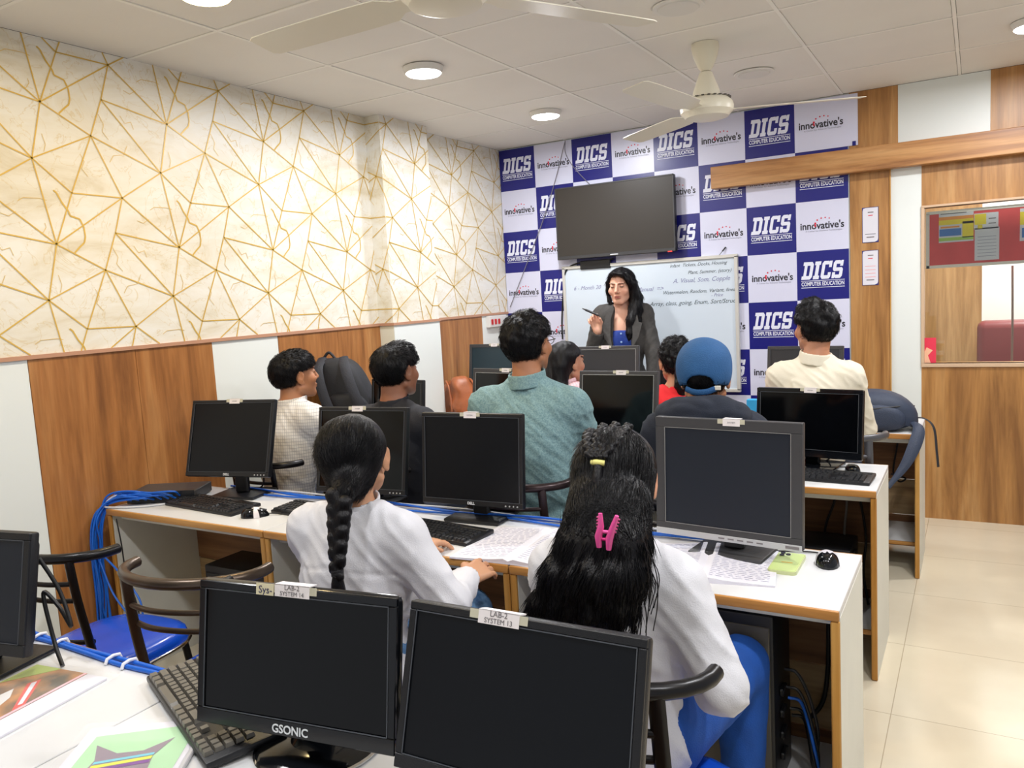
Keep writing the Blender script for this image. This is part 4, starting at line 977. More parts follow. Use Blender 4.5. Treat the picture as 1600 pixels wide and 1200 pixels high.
# magazine in a plastic sleeve
t = thing('magazine', 'colourful magazine in a clear plastic sleeve on the nearest desk', 'magazine', (-1.735, .815, DT), R(98))
b = MB(); b.box((-.15, -.11, 0), (.15, .11, .006), PAPER, .001); b.build('pages', t, 0)
OC = mat('orange cover print', srgb(206, 142, 74), .35, var=.45, vscale=14, col2=srgb(90, 84, 70)); 
b = MB(); b.box((-.15, -.05, .006), (.15, .11, .0068), OC)
b.prism([(.06, .11), (.15, .11), (.15, .03)], -.0075, -.0068, mat('lime print', srgb(170, 190, 90), .4), Matrix.Rotation(R(-90), 4, 'X') @ Matrix.Scale(-1, 4, (0, 0, 1)) if 0 else T(0, 0, 0, 0, 0) @ Matrix(((1, 0, 0, 0), (0, 0, 1, 0), (0, -1, 0, 0), (0, 0, 0, 1))))
def quad(b, pts, z, m): b.add([(x, y, z) for x, y in pts], [list(range(len(pts)))], m)
quad(b, [(-.10, -.03), (.02, .02), (.05, .05), (-.06, .06)], .0071, mat('white print', srgb(232, 228, 222), .4))
quad(b, [(-.02, -.04), (.0, -.048), (.10, .03), (.075, .042)], .0073, mat('red spine print', srgb(226, 84, 74), .4))
quad(b, [(.0, -.03), (.008, -.034), (.09, .030), (.08, .035)], .0075, PAPER)
quad(b, [(-.14, -.02), (-.09, -.04), (-.02, .0), (-.07, .03)], .0074, mat('dark skin print', srgb(120, 70, 46), .5))
quad(b, [(-.14, .03), (-.09, .02), (-.04, .06), (-.10, .09)], .0074, mat('green print patch', srgb(126, 150, 70), .5))
quad(b, [(-.15, -.05), (.15, -.05), (.15, -.042), (-.15, -.042)], .0074, mat('pink print', srgb(236, 190, 200), .5))
b.build('cover', t, 0)
PL = bpy.data.materials.new('clear plastic sleeve'); PL.use_nodes = True
_p = PL.node_tree.nodes['Principled BSDF']; _p.inputs['Base Color'].default_value = (.95, .95, 1, 1); _p.inputs['Alpha'].default_value = .05; _p.inputs['Roughness'].default_value = .08
b = MB(); b.box((-.165, -.135, .0085), (.165, .12, .009), PL); b.build('plastic_sleeve', t, 0)
# folder with a cat print
t = thing('picture_folder', 'pale green folder printed with a striped cat head on the nearest desk', 'folder', (-1.314, .795, DT), R(34))
b = MB(); b.box((-.11, -.15, 0), (.11, .12, .005), PAPER, .001); b.build('pages', t, 0)
b = MB(); quad(b, [(-.085, -.15), (.10, -.15), (.10, .10), (-.085, .085)], .0056, mat('mint print', srgb(176, 222, 176), .45)); b.build('cover', t, 0)
b = MB(); CF = mat('violet grey fur print', srgb(140, 126, 140), .5)
quad(b, [(-.070, .052), (-.052, .0), (-.058, -.06), (-.02, -.12), (.03, -.12), (.058, -.06), (.050, .0), (.070, .058), (.026, .020), (-.02, .018)], .0062, CF)
quad(b, [(-.05, -.028), (.05, -.010), (.05, .000), (-.05, -.018)], .0066, mat('yellow stripe print', srgb(222, 226, 60), .5))
quad(b, [(-.05, -.040), (.05, -.022), (.05, -.012), (-.05, -.030)], .0068, mat('violet stripe print', srgb(120, 50, 150), .5))
quad(b, [(-.05, -.014), (.05, .002), (.05, .010), (-.05, -.006)], .0067, mat('cyan stripe print', srgb(110, 200, 220), .5))
b.build('cat_print', t, 0)
b = MB(); b.box((.112, -.16, .002), (.122, .13, .010), mat('binder slide', srgb(196, 196, 200), .3), .002); b.build('binder_strip', t)
b = MB(); b.box((-.125, -.165, .0075), (.125, .135, .008), PL); b.build('plastic_sleeve', t, 0)
# ================================================================= BAGS
def superell(b, c, r, p, m, M=None, nu=28, nv=16, fn=None):
    vs = []; fs = []
    def sp(a, e): return math.copysign(abs(a) ** e, a)
    for j in range(nv + 1):
        ph = -math.pi / 2 + math.pi * j / nv
        for i in range(nu):
            th = 2 * math.pi * i / nu
            q = [c[0] + r[0] * sp(math.cos(ph), p) * sp(math.cos(th), p), c[1] + r[1] * sp(math.cos(ph), p) * sp(math.sin(th), p), c[2] + r[2] * sp(math.sin(ph), p)]
            if fn: q = fn(q)
            vs.append(q)
    for j in range(nv):
        for i in range(nu):
            i2 = (i + 1) % nu; fs.append([j * nu + i, j * nu + i2, (j + 1) * nu + i2, (j + 1) * nu + i])
    b.add(vs, fs, m, M)
BAGK = mat('black bag nylon', srgb(30, 32, 38), .6, bump=.4, bscale=300)
BAGN = mat('slate blue bag nylon', srgb(46, 56, 76), .6, bump=.4, bscale=220)
t = thing('backpack', 'black backpack leaning on the wall side behind the boy in the white checked shirt', 'backpack', (-2.93, 3.40, DT), R(20))
def lean(q): q[1] += -.12 * (q[2]) * .3; q[0] -= .38 * q[2]; q[0] *= 1.0 - .28 * max(0, q[2] - .15) ; return q
b = MB(); superell(b, (0, 0, .25), (.145, .10, .25), .55, BAGK, fn=lean); b.build('bag_body', t, 60)
b = MB(); superell(b, (0.02, -.09, .17), (.11, .045, .14), .5, BAGK, fn=lean); b.build('front_pocket', t, 60)
for s_ in (-1, 1):
    b = MB(); b.tube(bez([(s_ * .06 - .17, -.04, .50), (s_ * .08 - .14, -.14, .44), (s_ * .09 - .09, -.165, .28), (s_ * .10 - .02, -.13, .10)], 8), .028, mat('padded strap', srgb(40, 42, 50), .7, bump=.5, bscale=120), 8, flat=.35, up=(1, 0, 0)); b.build('shoulder_strap', t, 60)
b = MB(); b.tube(bez([(-.24, -.02, .49), (-.20, -.02, .53), (-.16, -.02, .49)], 6), .008, BAGK); b.build('grab_handle', t, 60)
b = MB(); b.box((.07, -.165, .12), (.095, -.160, .135), mat('yellow tag', srgb(200, 200, 60), .5)); b.build('brand_tag', t, 0)
t = thing('backpack', 'slate blue backpack lying on the back row aisle desk with its strap hanging off', 'backpack', (-.47, 4.46, DT), R(10))
def slump(q): q[2] -= .05 * (q[0] / .2) ** 2 if q[2] > .05 else 0; return q
b = MB(); superell(b, (0, 0, .10), (.215, .14, .10), .6, BAGN, fn=slump); b.build('bag_body', t, 60)
b = MB(); superell(b, (-.02, -.10, .075), (.17, .06, .07), .55, BAGN, fn=slump); b.build('front_pocket', t, 60)
b = MB(); b.tube(bez([(-.17, -.13, .09), (-.02, -.155, .12), (.13, -.12, .13), (.195, -.04, .12)], 8), .004, BLKP); b.build('zip', t, 60)
b = MB(); b.tube(bez([(.17, -.08, .05), (.20, -.16, .03), (.18, -.21, -.04), (.13, -.25, -.14), (.05, -.30, -.24)], 8), [.012 + .018 * math.sin(min(1, i / 30) * math.pi) for i in range(33)], BAGN, 8, flat=.35, up=(1, 0, 0)); b.build('shoulder_strap', t, 60)
b = MB(); b.tube(bez([(.18, -.06, .06), (.235, -.06, .06), (.275, -.10, .02), (.285, -.13, -.10), (.29, -.14, -.17)], 8), .011, BAGK, 8, flat=.3, up=(0, 1, 0)); b.build('webbing_strap', t, 60)
LEA = mat('tan leather', srgb(172, 98, 58), .42, bump=.6, bscale=26, var=.25, vscale=12)
t = thing('handbag', 'tan leather handbag slumped against the wall beside the grey teal monitor', 'handbag', (-3.04, 4.47, DT), R(-35))
def bagf(q):
    q[0] *= 1 - .22 * q[2] / .3; q[1] *= 1 - .35 * q[2] / .3; q[2] += .02 * math.sin(q[0] * 30); q[1] += .012 * math.sin(q[2] * 40 + q[0] * 20); return q
b = MB(); superell(b, (0, 0, .125), (.155, .095, .125), .5, LEA, fn=bagf, nu=40, nv=24); b.build('bag_body', t, 60)
for s_ in (-1, 1):
    b = MB(); b.tube(bez([(-.05, s_ * .05, .20), (-.02, s_ * .085, .235), (.04, s_ * .09, .20), (.07, s_ * .09, .12), (.09, s_ * .095, .04)], 8), .008, LEA, 8); b.build('handle', t, 60)
# small box/ledge in the corner, blue folder
b = MB(); b.box((XL + .003, 4.95, 0), (-2.96, YB - .01, .96), WSIDE, .002); b.box((XL + .003, 4.93, .96), (-2.94, YB - .01, .985), mat('pale ledge wood', srgb(232, 200, 160), .45), .002)
tag(b.build('corner_cabinet', smooth=0), 'low white cabinet with a pale wood top in the corner beneath the switchboard', 'cabinet')
b = MB(); b.box((-.05, -.02, 0), (.05, .02, .15), mat('sky blue plastic', srgb(50, 170, 226), .4), .004)
tag(b.build('blue_file', None, 0, loc=(-1.04, 4.40, DT)), 'sky blue file box showing beside the blue cap', 'file box')
# yellow black bag on floor by the bronze chair
b = MB(); superell(b, (0, 0, .0), (.12, .10, .12), .7, BAGK); b.tube(bez([(-.06, -.10, .03), (0, -.11, .06), (.06, -.09, .02)], 6), .02, mat('yellow piping', srgb(200, 200, 60), .5))
tag(b.build('floor_bag', None, 60, loc=(-2.02, 1.62, .12)), 'dark bag with a yellow band on the floor behind the bronze chair', 'bag')
# ================================================================= PEOPLE : implicit surfaces meshed with surface nets
def axis(lo, hi, h, wins):
    out = [lo]; x = lo
    while x < hi:
        st = h
        for c, r, hf in wins:
            if abs(x - c) < r: st = min(st, hf)
            elif x < c and x + st > c - r: st = min(st, max(hf, c - r - x + 1e-4))
        x += st; out.append(x)
    return np.array(out, dtype=np.float32)
class SDF:
    def __init__(s, lo, hi, h, wins=()):
        s.ax = [axis(lo[i], hi[i], h, [(w[0][i], w[1][i] if hasattr(w[1], '__len__') else w[1], w[2]) for w in wins]) for i in range(3)]
        s.F = np.full([len(a) for a in s.ax], 10., np.float32); s.fr = None
    def frame(s, c=None, M=None):
        s.fr = None if c is None else (np.array(c, float), np.array(M, float))
    def w(s, p):
        p = np.array(p, float)
        return p if s.fr is None else s.fr[0] + s.fr[1] @ p
    def sl(s, lo, hi):
        out = []
        for i in range(3):
            a = max(0, int(np.searchsorted(s.ax[i], lo[i])) - 1); b = min(len(s.ax[i]), int(np.searchsorted(s.ax[i], hi[i])) + 1)
            if b - a < 2: return None
            out.append(slice(a, b))
        return tuple(out)
    def grid(s, sl):
        return s.ax[0][sl[0]][:, None, None], s.ax[1][sl[1]][None, :, None], s.ax[2][sl[2]][None, None, :]
    def comb(s, sl, d, k, op):
        a = s.F[sl]
        if op == 'add':
            if k <= 0: s.F[sl] = np.minimum(a, d)
            else:
                h = np.clip(.5 + .5 * (a - d) / k, 0, 1); s.F[sl] = a * (1 - h) + d * h - k * h * (1 - h)
        elif op == 'sub':
            d = -d; k = max(k, 1e-4)
            h = np.clip(.5 - .5 * (a - d) / k, 0, 1); s.F[sl] = a * (1 - h) + d * h + k * h * (1 - h)
        elif op == 'int':
            k = max(k, 1e-4)
            h = np.clip(.5 - .5 * (a - d) / k, 0, 1); s.F[sl] = a * (1 - h) + d * h + k * h * (1 - h)
    def ell(s, c, r, k=.01, op='add', M=None):
        r = np.array(r, float); C = s.w(c); Mr = np.eye(3) if s.fr is None else s.fr[1]
        if M is not None: Mr = Mr @ M
        m = r.max() + k + .02
        sl = s.sl(C - m, C + m)
        if sl is None: return s
        X, Y, Z = s.grid(sl); X = X - C[0]; Y = Y - C[1]; Z = Z - C[2]
        u = (Mr[0, 0] * X + Mr[1, 0] * Y + Mr[2, 0] * Z); v = (Mr[0, 1] * X + Mr[1, 1] * Y + Mr[2, 1] * Z); w_ = (Mr[0, 2] * X + Mr[1, 2] * Y + Mr[2, 2] * Z)
        k0 = np.sqrt((u / r[0]) ** 2 + (v / r[1]) ** 2 + (w_ / r[2]) ** 2); k1 = np.sqrt((u / r[0] ** 2) ** 2 + (v / r[1] ** 2) ** 2 + (w_ / r[2] ** 2) ** 2) + 1e-6
        s.comb(sl, (k0 * (k0 - 1) / k1).astype(np.float32), k, op); return s
    def cap(s, a, b, ra, rb=None, k=.01, op='add'):
        rb = ra if rb is None else rb
        A, B = s.w(a), s.w(b); m = max(ra, rb) + k + .02
        sl = s.sl(np.minimum(A, B) - m, np.maximum(A, B) + m)
        if sl is None: return s
        X, Y, Z = s.grid(sl); D = B - A; L2 = max(D @ D, 1e-9)
        t = np.clip(((X - A[0]) * D[0] + (Y - A[1]) * D[1] + (Z - A[2]) * D[2]) / L2, 0, 1)
        d = np.sqrt((X - A[0] - t * D[0]) ** 2 + (Y - A[1] - t * D[1]) ** 2 + (Z - A[2] - t * D[2]) ** 2) - (ra + (rb - ra) * t)
        s.comb(sl, d.astype(np.float32), k, op); return s
    def chain(s, pts, rs, k=.01):
        for i in range(len(pts) - 1): s.cap(pts[i], pts[i + 1], rs[i], rs[i + 1], k)
        return s
    def plane(s, p, n, k=.004, op='int'):
        # keep the side where dot(x-p,n)<0
        P_ = s.w(p); n = np.array(n, float); n = n / np.linalg.norm(n)
        if s.fr is not None: n = s.fr[1] @ n
        sl = tuple(slice(0, len(a)) for a in s.ax); X, Y, Z = s.grid(sl)
        d = (X - P_[0]) * n[0] + (Y - P_[1]) * n[1] + (Z - P_[2]) * n[2]
        s.comb(sl, np.broadcast_to(d, s.F.shape).astype(np.float32), k, op); return s
    def local(s):
        sl = tuple(slice(0, len(a)) for a in s.ax); X, Y, Z = s.grid(sl); C, M = s.fr
        X = X - C[0]; Y = Y - C[1]; Z = Z - C[2]
        return [M[0, i] * X + M[1, i] * Y + M[2, i] * Z for i in range(3)]
    def mesh(s):
        F = s.F; S = F < 0
        nx, ny, nz = F.shape
        cnt = np.zeros((nx - 1, ny - 1, nz - 1), np.int8)
        for i in (0, 1):
            for j in (0, 1):
                for k in (0, 1): cnt += S[i:nx - 1 + i, j:ny - 1 + j, k:nz - 1 + k]
        act = (cnt > 0) & (cnt < 8); I = np.argwhere(act)
        vid = np.full(act.shape, -1, np.int64); vid[act] = np.arange(len(I))
        P_ = np.zeros((len(I), 3)); C = np.zeros(len(I))
        cor = [(i, j, k) for i in (0, 1) for j in (0, 1) for k in (0, 1)]
        val = {c: F[I[:, 0] + c[0], I[:, 1] + c[1], I[:, 2] + c[2]].astype(float) for c in cor}
        pos = {c: np.stack([s.ax[a][I[:, a] + c[a]] for a in range(3)], 1).astype(float) for c in cor}
        for c in cor:
            for a in range(3):
                if c[a] == 0:
                    d = list(c); d[a] = 1; d = tuple(d)
                    v0, v1 = val[c], val[d]; m = (v0 < 0) != (v1 < 0)
                    t = np.where(m, v0 / np.where(m, v0 - v1, 1), 0)
                    P_ += np.where(m[:, None], pos[c] + t[:, None] * (pos[d] - pos[c]), 0); C += m
        V = P_ / C[:, None]
        quads = []
        for a in range(3):
            b, c = (a + 1) % 3, (a + 2) % 3
            sl0 = [slice(None)] * 3; sl1 = [slice(None)] * 3; sl0[a] = slice(0, -1); sl1[a] = slice(1, None)
            s0 = S[tuple(sl0)]; s1 = S[tuple(sl1)]; E = np.argwhere(s0 != s1)
            ok = (E[:, b] > 0) & (E[:, c] > 0) & (E[:, b] < F.shape[b] - 1) & (E[:, c] < F.shape[c] - 1); E = E[ok]
            q = []
            for db, dc in ((-1, -1), (0, -1), (0, 0), (-1, 0)):
                e = E.copy(); e[:, b] += db; e[:, c] += dc; q.append(vid[e[:, 0], e[:, 1], e[:, 2]])
            q = np.stack(q, 1); inside = s0[E[:, 0], E[:, 1], E[:, 2]]
            q[~inside] = q[~inside][:, ::-1]; quads.append(q)
        Q = np.concatenate(quads)
        return V, Q
_ND = RNG.normal(size=(24, 3)); _ND /= np.linalg.norm(_ND, axis=1)[:, None]; _PH = RNG.rand(24) * 6.28; _FR = RNG.uniform(.6, 1.8, 24)
def noise(P_, f, seed=0):
    o = np.zeros(len(P_))
    for k in range(8):
        i = (k + seed * 5) % 24; o += np.sin(P_ @ _ND[i] * f * _FR[i] + _PH[i] + seed)
    return o / 4
def meshobj(name, V, Q, m, parent, cols=None, smooth=True, relax=1):
    V = np.asarray(V)
    for _ in range(relax):
        acc = np.zeros_like(V); c = np.zeros(len(V))
        for i in range(4):
            a, b = Q[:, i], Q[:, (i + 1) % 4]
            for d in range(3): acc[:, d] += np.bincount(a, V[b, d], len(V)) + np.bincount(b, V[a, d], len(V))
            c += np.bincount(a, minlength=len(V)) + np.bincount(b, minlength=len(V))
        V = V * .5 + .5 * acc / c[:, None]
    me = bpy.data.meshes.new(name); me.vertices.add(len(V)); me.vertices.foreach_set('co', V.astype(np.float32).ravel())
    me.loops.add(len(Q) * 4); me.loops.foreach_set('vertex_index', Q.astype(np.int32).ravel())
    me.polygons.add(len(Q)); me.polygons.foreach_set('loop_start', np.arange(0, len(Q) * 4, 4, dtype=np.int32))
    me.polygons.foreach_set('loop_total', np.full(len(Q), 4, np.int32))
    me.update(calc_edges=True); me.validate(); me.materials.append(m)
    me.polygons.foreach_set('use_smooth', [True] * len(me.polygons))
    if cols is not None:
        at = me.color_attributes.new('Col', 'FLOAT_COLOR', 'POINT'); at.data.foreach_set('color', np.concatenate([cols, np.ones((len(cols), 1))], 1).astype(np.float32).ravel())
    o = bpy.data.objects.new(name, me); COL.objects.link(o); o.parent = parent
    return o
def normals(V, Q):
    n = np.cross(V[Q[:, 2]] - V[Q[:, 0]], V[Q[:, 3]] - V[Q[:, 1]]); N = np.zeros_like(V)
    for i in range(4):
        for d in range(3): N[:, d] += np.bincount(Q[:, i], n[:, d], len(V))
    return N / (np.linalg.norm(N, axis=1)[:, None] + 1e-12)
def rotm(yaw, pitch=0, roll=0):
    return np.array(Matrix.Rotation(yaw, 3, 'Z') @ Matrix.Rotation(pitch, 3, 'X') @ Matrix.Rotation(roll, 3, 'Y'))
def sstep(a, b, x): t = np.clip((x - a) / (b - a), 0, 1); return t * t * (3 - 2 * t)
HAIRM = mat('black hair', srgb(10, 9, 12), .45, bump=.5, bscale=1.0, stretch=(300, 300, 24), spec=.22)
HAIRL = mat('long black hair', srgb(10, 9, 13), .38, bump=.5, bscale=1.0, stretch=(340, 340, 12), spec=.25)
SKINV = {}
def skinmat(name, base):
    m = mat('skin ' + name, base, .5, vcol=True, sss=.08, bump=.08, bscale=300); return m
def head_sdf(g, hs=1.0, fem=False):
    """adds a head in the current frame: centre of head, +y face, height .225"""
    k = .02
    g.ell((0, -.018, .028), (.076 * hs, .094 * hs, .084 * hs), k)
    g.ell((0, .028, -.02), (.062 * hs, .062 * hs, .080 * hs), k)
    g.ell((0, .040, -.062), (.047 * hs, .046 * hs, .044 * hs), .02)
    g.ell((0, .068, -.092), (.020, .018, .016), .02)
    for s_ in (-1, 1):
        g.cap((s_ * .058, -.005, -.055), (s_ * .022, .066, -.092), .014, .012, .022)
        g.ell((s_ * .045, .062, -.022), (.022, .018, .022), .02)
        g.ell((s_ * .032, .094, .010), (.017, .010, .009), .010, 'sub')
        g.ell((s_ * .031, .077, .010), (.0135, .013, .0115), .003)
        g.cap((s_ * .014, .090, .030), (s_ * .046, .078, .032), .006, .005, .010)
        # ears
        M = rotm(s_ * R(-22), R(-10))
        g.ell((s_ * .079, -.006, -.004), (.007, .019, .032), .004, M=M)
        g.ell((s_ * .086, -.002, .004), (.004, .010, .017), .004, 'sub', M=M)
        g.ell((s_ * .078, .002, -.032), (.007, .010, .010), .006)
    g.cap((0, .086, .020), (0, .106, -.020), .007, .0105, .010)
    g.ell((-.011, .094, -.027), (.007, .009, .007), .006); g.ell((.011, .094, -.027), (.007, .009, .007), .006)
    g.ell((0, .090, -.053), (.022, .009, .0055), .005); g.ell((0, .088, -.064), (.020, .010, .006), .005)
    g.ell((0, .098, -.0585), (.017, .006, .0015), .002, 'sub')
def finger(g, base, d, n, L, r, curl, k=.004):
    d = np.array(d, float); d /= np.linalg.norm(d); n = np.array(n, float); n = n - d * (n @ d); n /= np.linalg.norm(n)
    p = np.array(base, float); a = 0
    for i, f in enumerate((.42, .32, .26)):
        a += curl[i]; q = p + (d * math.cos(a) + n * math.sin(a)) * L * f
        g.cap(p, q, r * (1 - .08 * i), r * (1 - .08 * (i + 1)), k); p = q
    return p
def hand(g, W, d, n, side, curl=(.35, .45, .3), sc_=1.0, spread=.12, thumb=(.5, .5), fing=None):
    """W wrist, d pointing to fingers, n palm-facing normal, side=+1 puts thumb on d x n"""
    W = np.array(W, float); d = np.array(d, float); d /= np.linalg.norm(d); n = np.array(n, float); n -= d * (n @ d); n /= np.linalg.norm(n)
    u = np.cross(d, n) * side
    L = [.072, .080, .075, .060]
    for i in range(4):
        o = (.030 - .020 * i) * sc_
        kn = W + d * (.088 - .004 * abs(i - 1.2)) * sc_ + u * o
        g.cap(W + u * o * .6 + d * .01, kn, .013 * sc_, .0105 * sc_, .012)
        dd = d + u * spread * (1.5 - i) * .5
        c = curl if fing is None else fing[i]
        finger(g, kn, dd, n, L[i] * sc_, .0088 * sc_, c)
    tb = W + d * .022 * sc_ + u * .024 * sc_
    t1 = tb + (d * .6 + u * thumb[0] + n * thumb[1] * .4) * .045 * sc_; t2 = t1 + (d * .8 + u * thumb[0] * .2 + n * thumb[1] * .7) * .034 * sc_
    g.cap(tb, t1, .013 * sc_, .0105 * sc_, .010); g.cap(t1, t2, .0105 * sc_, .008 * sc_, .004)
def person(label, hx, hy, top, byaw, hyaw, hpitch=0., lean=.08, w=1., skin=(176, 122, 88), hair=None, shirt=None, pants=None, sit=True,
           arms=None, fem=False, sh_drop=.315, group=None, hroll=0, shirt_th=.014, hs=1.0, face=False, extras=None, neckfwd=.02, kn=.12, seat=.50):
    root = thing('person', label, 'person', (hx, hy, 0), byaw, group)
    Rb = rotm(byaw)
    def tol(p):   # world -> local
        return Rb.T @ (np.array(p, float) - np.array([hx, hy, 0]))
    hc = np.array([0, neckfwd, top - .125]); Mh = rotm(hyaw - byaw, hpitch, hroll)
    shz = top - sh_drop; sw = .158 * w
    S = {s: np.array([s * sw, -.02, shz]) for s in (-1, 1)}
    A = {}
    for s in (-1, 1):
        a = (arms or {}).get(s)
        if a is None: e, wr, hd, hn = np.array([s * (sw + .05), .10, shz - .26]), np.array([s * .12, .30, DT + .035]), (-.1 * s, 1, -.1), (0, 0, -1)
        else: e, wr, hd, hn = tol(a[0]), tol(a[1]), Rb.T @ np.array(a[2], float), Rb.T @ np.array(a[3], float)
        A[s] = (e, wr, hd, hn)
    hipz = seat + .05 if sit else .90
    py = -lean
    if sit: L_ = {s: (np.array([s * .085, py + .02, hipz]), np.array([s * kn, py + .43, hipz - .005]), np.array([s * kn, py + .39, .10]), np.array([s * (kn + .005), py + .51, .035])) for s in (-1, 1)}
    else: L_ = {s: (np.array([s * .08, py, .86]), np.array([s * .09, py + .02, .48]), np.array([s * .09, py - .02, .09]), np.array([s * .10, py + .12, .035])) for s in (-1, 1)}
    def torso(g, t):
        k = .05
        g.ell((0, py, hipz + .02), (.155 * w + t, .115 + t, .11 + t), k)
        g.ell((0, py * .75, (hipz + shz) / 2 + .0), ((.138 if fem else .148) * w + t, .098 + t, (shz - hipz) * .38 + t), k)
        g.ell((0, py * .3 - .01, shz - .11), (.152 * w + t, .108 + t, .15 + t), k)
        g.cap((-sw * .9, -.015, shz - .01), (sw * .9, -.015, shz - .01), .056 + t, None, k)
        g.cap((0, -.01, top - .272), (-sw * .8, -.015, shz + .0), .042 + t * .7, .05 + t * .7, .04); g.cap((0, -.01, top - .272), (sw * .8, -.015, shz), .045 + t * .7, .05 + t * .7, .04)
        if fem:
            for s in (-1, 1): g.ell((s * .062, .068, shz - .175), (.058 + t, .046 + t, .056 + t), .04)
    def arm(g, s, t, rs=(.050, .040, .030), full=True):
        e, wr, hd, hn = A[s]
        g.cap(S[s], e, rs[0] * (1 if not fem else .88) + t, rs[1] * (1 if not fem else .9) + t * .9, .035)
        if full: g.cap(e, wr, rs[1] * (1 if not fem else .9) + t * .9, rs[2] * (1 if not fem else .85) + t, .02)
    def leg(g, s, t):
        h_, k_, a_, f_ = L_[s]
        g.cap(h_, k_, .082 + t, .056 + t, .03); g.cap(k_, a_, .055 + t, .040 + t, .02)
    # ---- body
    lo = np.array([-.45, -.35, 0.0]); hi = np.array([.45, .62, top + .01])
    for s in (-1, 1):
        lo = np.minimum(lo, A[s][1] - .22); hi = np.maximum(hi, A[s][1] + .22)
    lo[2] = 0.0
    wins = [(hc, (.115, .14, .15), .0045 if not face else .0032)]
    for s in (-1, 1):
        d_ = np.array(A[s][2]) / np.linalg.norm(A[s][2]); wins.append((A[s][1] + d_ * .08, .10, .006 if not face else .0042))
    g = SDF(lo, hi, .014, wins)
    torso(g, -.004)
    for s in (-1, 1): arm(g, s, 0); leg(g, s, -.004); g.cap(L_[s][2], L_[s][3], .036, .03, .02)
    nb = np.array([0, -.015, top - .275])
    nt = hc + Mh @ np.array([0, -.025, -.06])
    g.cap(nb, nt, (.056 if not fem else .046), (.054 if not fem else .045), .03)
    g.frame(hc, Mh); head_sdf(g, hs, fem); g.frame()
    for s in (-1, 1):
        e, wr, hd, hn = A[s]; a = (arms or {}).get(s); kw = a[4] if a is not None and len(a) > 4 else {}
        hand(g, wr, hd, hn, kw.get('side', s), sc_=.95 if fem else 1.05, **{k_: v for k_, v in kw.items() if k_ != 'side'})
    V, Q = g.mesh()
    base = np.array(srgb(*skin)[:3]); col = np.tile(base, (len(V), 1)); Hl = (V - hc) @ Mh
    def blend(mask, c, a=1.0):
        m_ = (np.clip(mask, 0, 1) * a)[:, None]; col[:] = col * (1 - m_) + np.array(c) * m_
    col *= (1 + .05 * noise(V, 30, 2))[:, None]
    fr = (Hl[:, 1] > .05)
    lip = np.exp(-((Hl[:, 0] / .021) ** 4 + ((Hl[:, 2] + .0585) / .010) ** 4)) * fr; blend(lip, srgb(150, 62, 58)[:3] if fem else base * .62, .85)
    for s in (-1, 1):
        br = np.exp(-(((Hl[:, 0] - s * .032) / .020) ** 4 + ((Hl[:, 2] - .031 + .12 * abs(abs(Hl[:, 0]) - .028)) / .0042) ** 4)) * fr; blend(br, (.012, .01, .01), .85)
        ey = np.exp(-(((Hl[:, 0] - s * .031) / .0135) ** 6 + ((Hl[:, 2] - .008) / .0042) ** 4)) * fr; blend(ey, (.02, .015, .015), .9)
        ck = np.exp(-(((Hl[:, 0] - s * .045) / .02) ** 2 + ((Hl[:, 2] + .03) / .02) ** 2)) * fr; blend(ck, base * np.array([1.1, .85, .85]), .4)
    if not fem:   # short beard shadow
        bs = sstep(-.045, -.075, Hl[:, 2]) * sstep(-.02, .03, Hl[:, 1]) * (Hl[:, 2] > -.14); blend(bs, base * .45, .45)
    body = meshobj('body', V, Q, skinmat('%d' % skin[0], srgb(*skin)), root, col)
    # ---- shoes
    for s in (-1, 1):
        b = MB(); a_, f_ = L_[s][2], L_[s][3]
        superell(b, (a_[0], a_[1] + .06, .045), (.048, .135, .045), .75, mat('dark shoe', srgb(40, 38, 40), .5), nu=20, nv=10); b.build('shoe', root, 60)
    # ---- trousers
    pm = pants or mat('dark denim', srgb(34, 40, 56), .8, bump=.3, bscale=300)
    g = SDF(lo, np.array([hi[0], hi[1], hipz + .18]), .012)
    for s in (-1, 1): leg(g, s, .012)
    g.ell((0, py, hipz + .02), (.16 * w + .012, .125, .115), .04)
    g.plane((0, 0, .085), (0, 0, -1)); g.plane((0, 0, hipz + .14), (0, 0, 1))
    V, Q = g.mesh(); N = normals(V, Q); V = V + N * (noise(V, 34, 1) * .004 + noise(V, 90, 3) * .0012)[:, None]
    meshobj('trousers', V, Q, pm, root)
    # ---- shirt
    if shirt:
        th = shirt.get('th', shirt_th)
        g = SDF(lo + (0, 0, .3), hi, shirt.get('h', .0085))
        torso(g, th)
        for s in (-1, 1):
            arm(g, s, th, full=shirt.get('full', True))
            if not shirt.get('full', True): pass
        if shirt.get('hem', 0): g.ell((0, py, hipz + .0), (.17 * w + th, .135 + th, .10), .04)
        zb = hipz - .02 - shirt.get('drop', 0)
        g.plane((0, 0, zb), (0, 0, -1), .01)
        # neck opening and wrist openings
        g.cap(nb + (0, .012, .02), nt + (0, .03, .10), .064, .075, .004, 'sub')
        for s in (-1, 1):
            e, wr, hd, hn = A[s]
            if shirt.get('full', True):
                dd = (wr - e) / np.linalg.norm(wr - e); cut = wr - dd * shirt.get('cuff', .015)
                g.cap(cut + dd * .075, wr + dd * .22, .075, .075, .003, 'sub')
        for f in shirt.get('cuts', []): f(g, locals())
        V, Q = g.mesh(); N = normals(V, Q); am = shirt.get('wr', 1.)
        st = np.array([1, 1, 1.6])
        F1 = V @ np.array([[1, 0, .5], [0, 1, 0], [.9, 0, 1.]]) * np.array([1.3, 1, .45])
        fold = 1 - np.abs(noise(F1, 52, 6)); fold = np.clip(fold, 0, 1) ** 3
        V = V + N * ((noise(V * st, 20, 4) * .0025 + fold * .0055 - .002 + noise(V, 120, 8) * .0008) * am)[:, None]
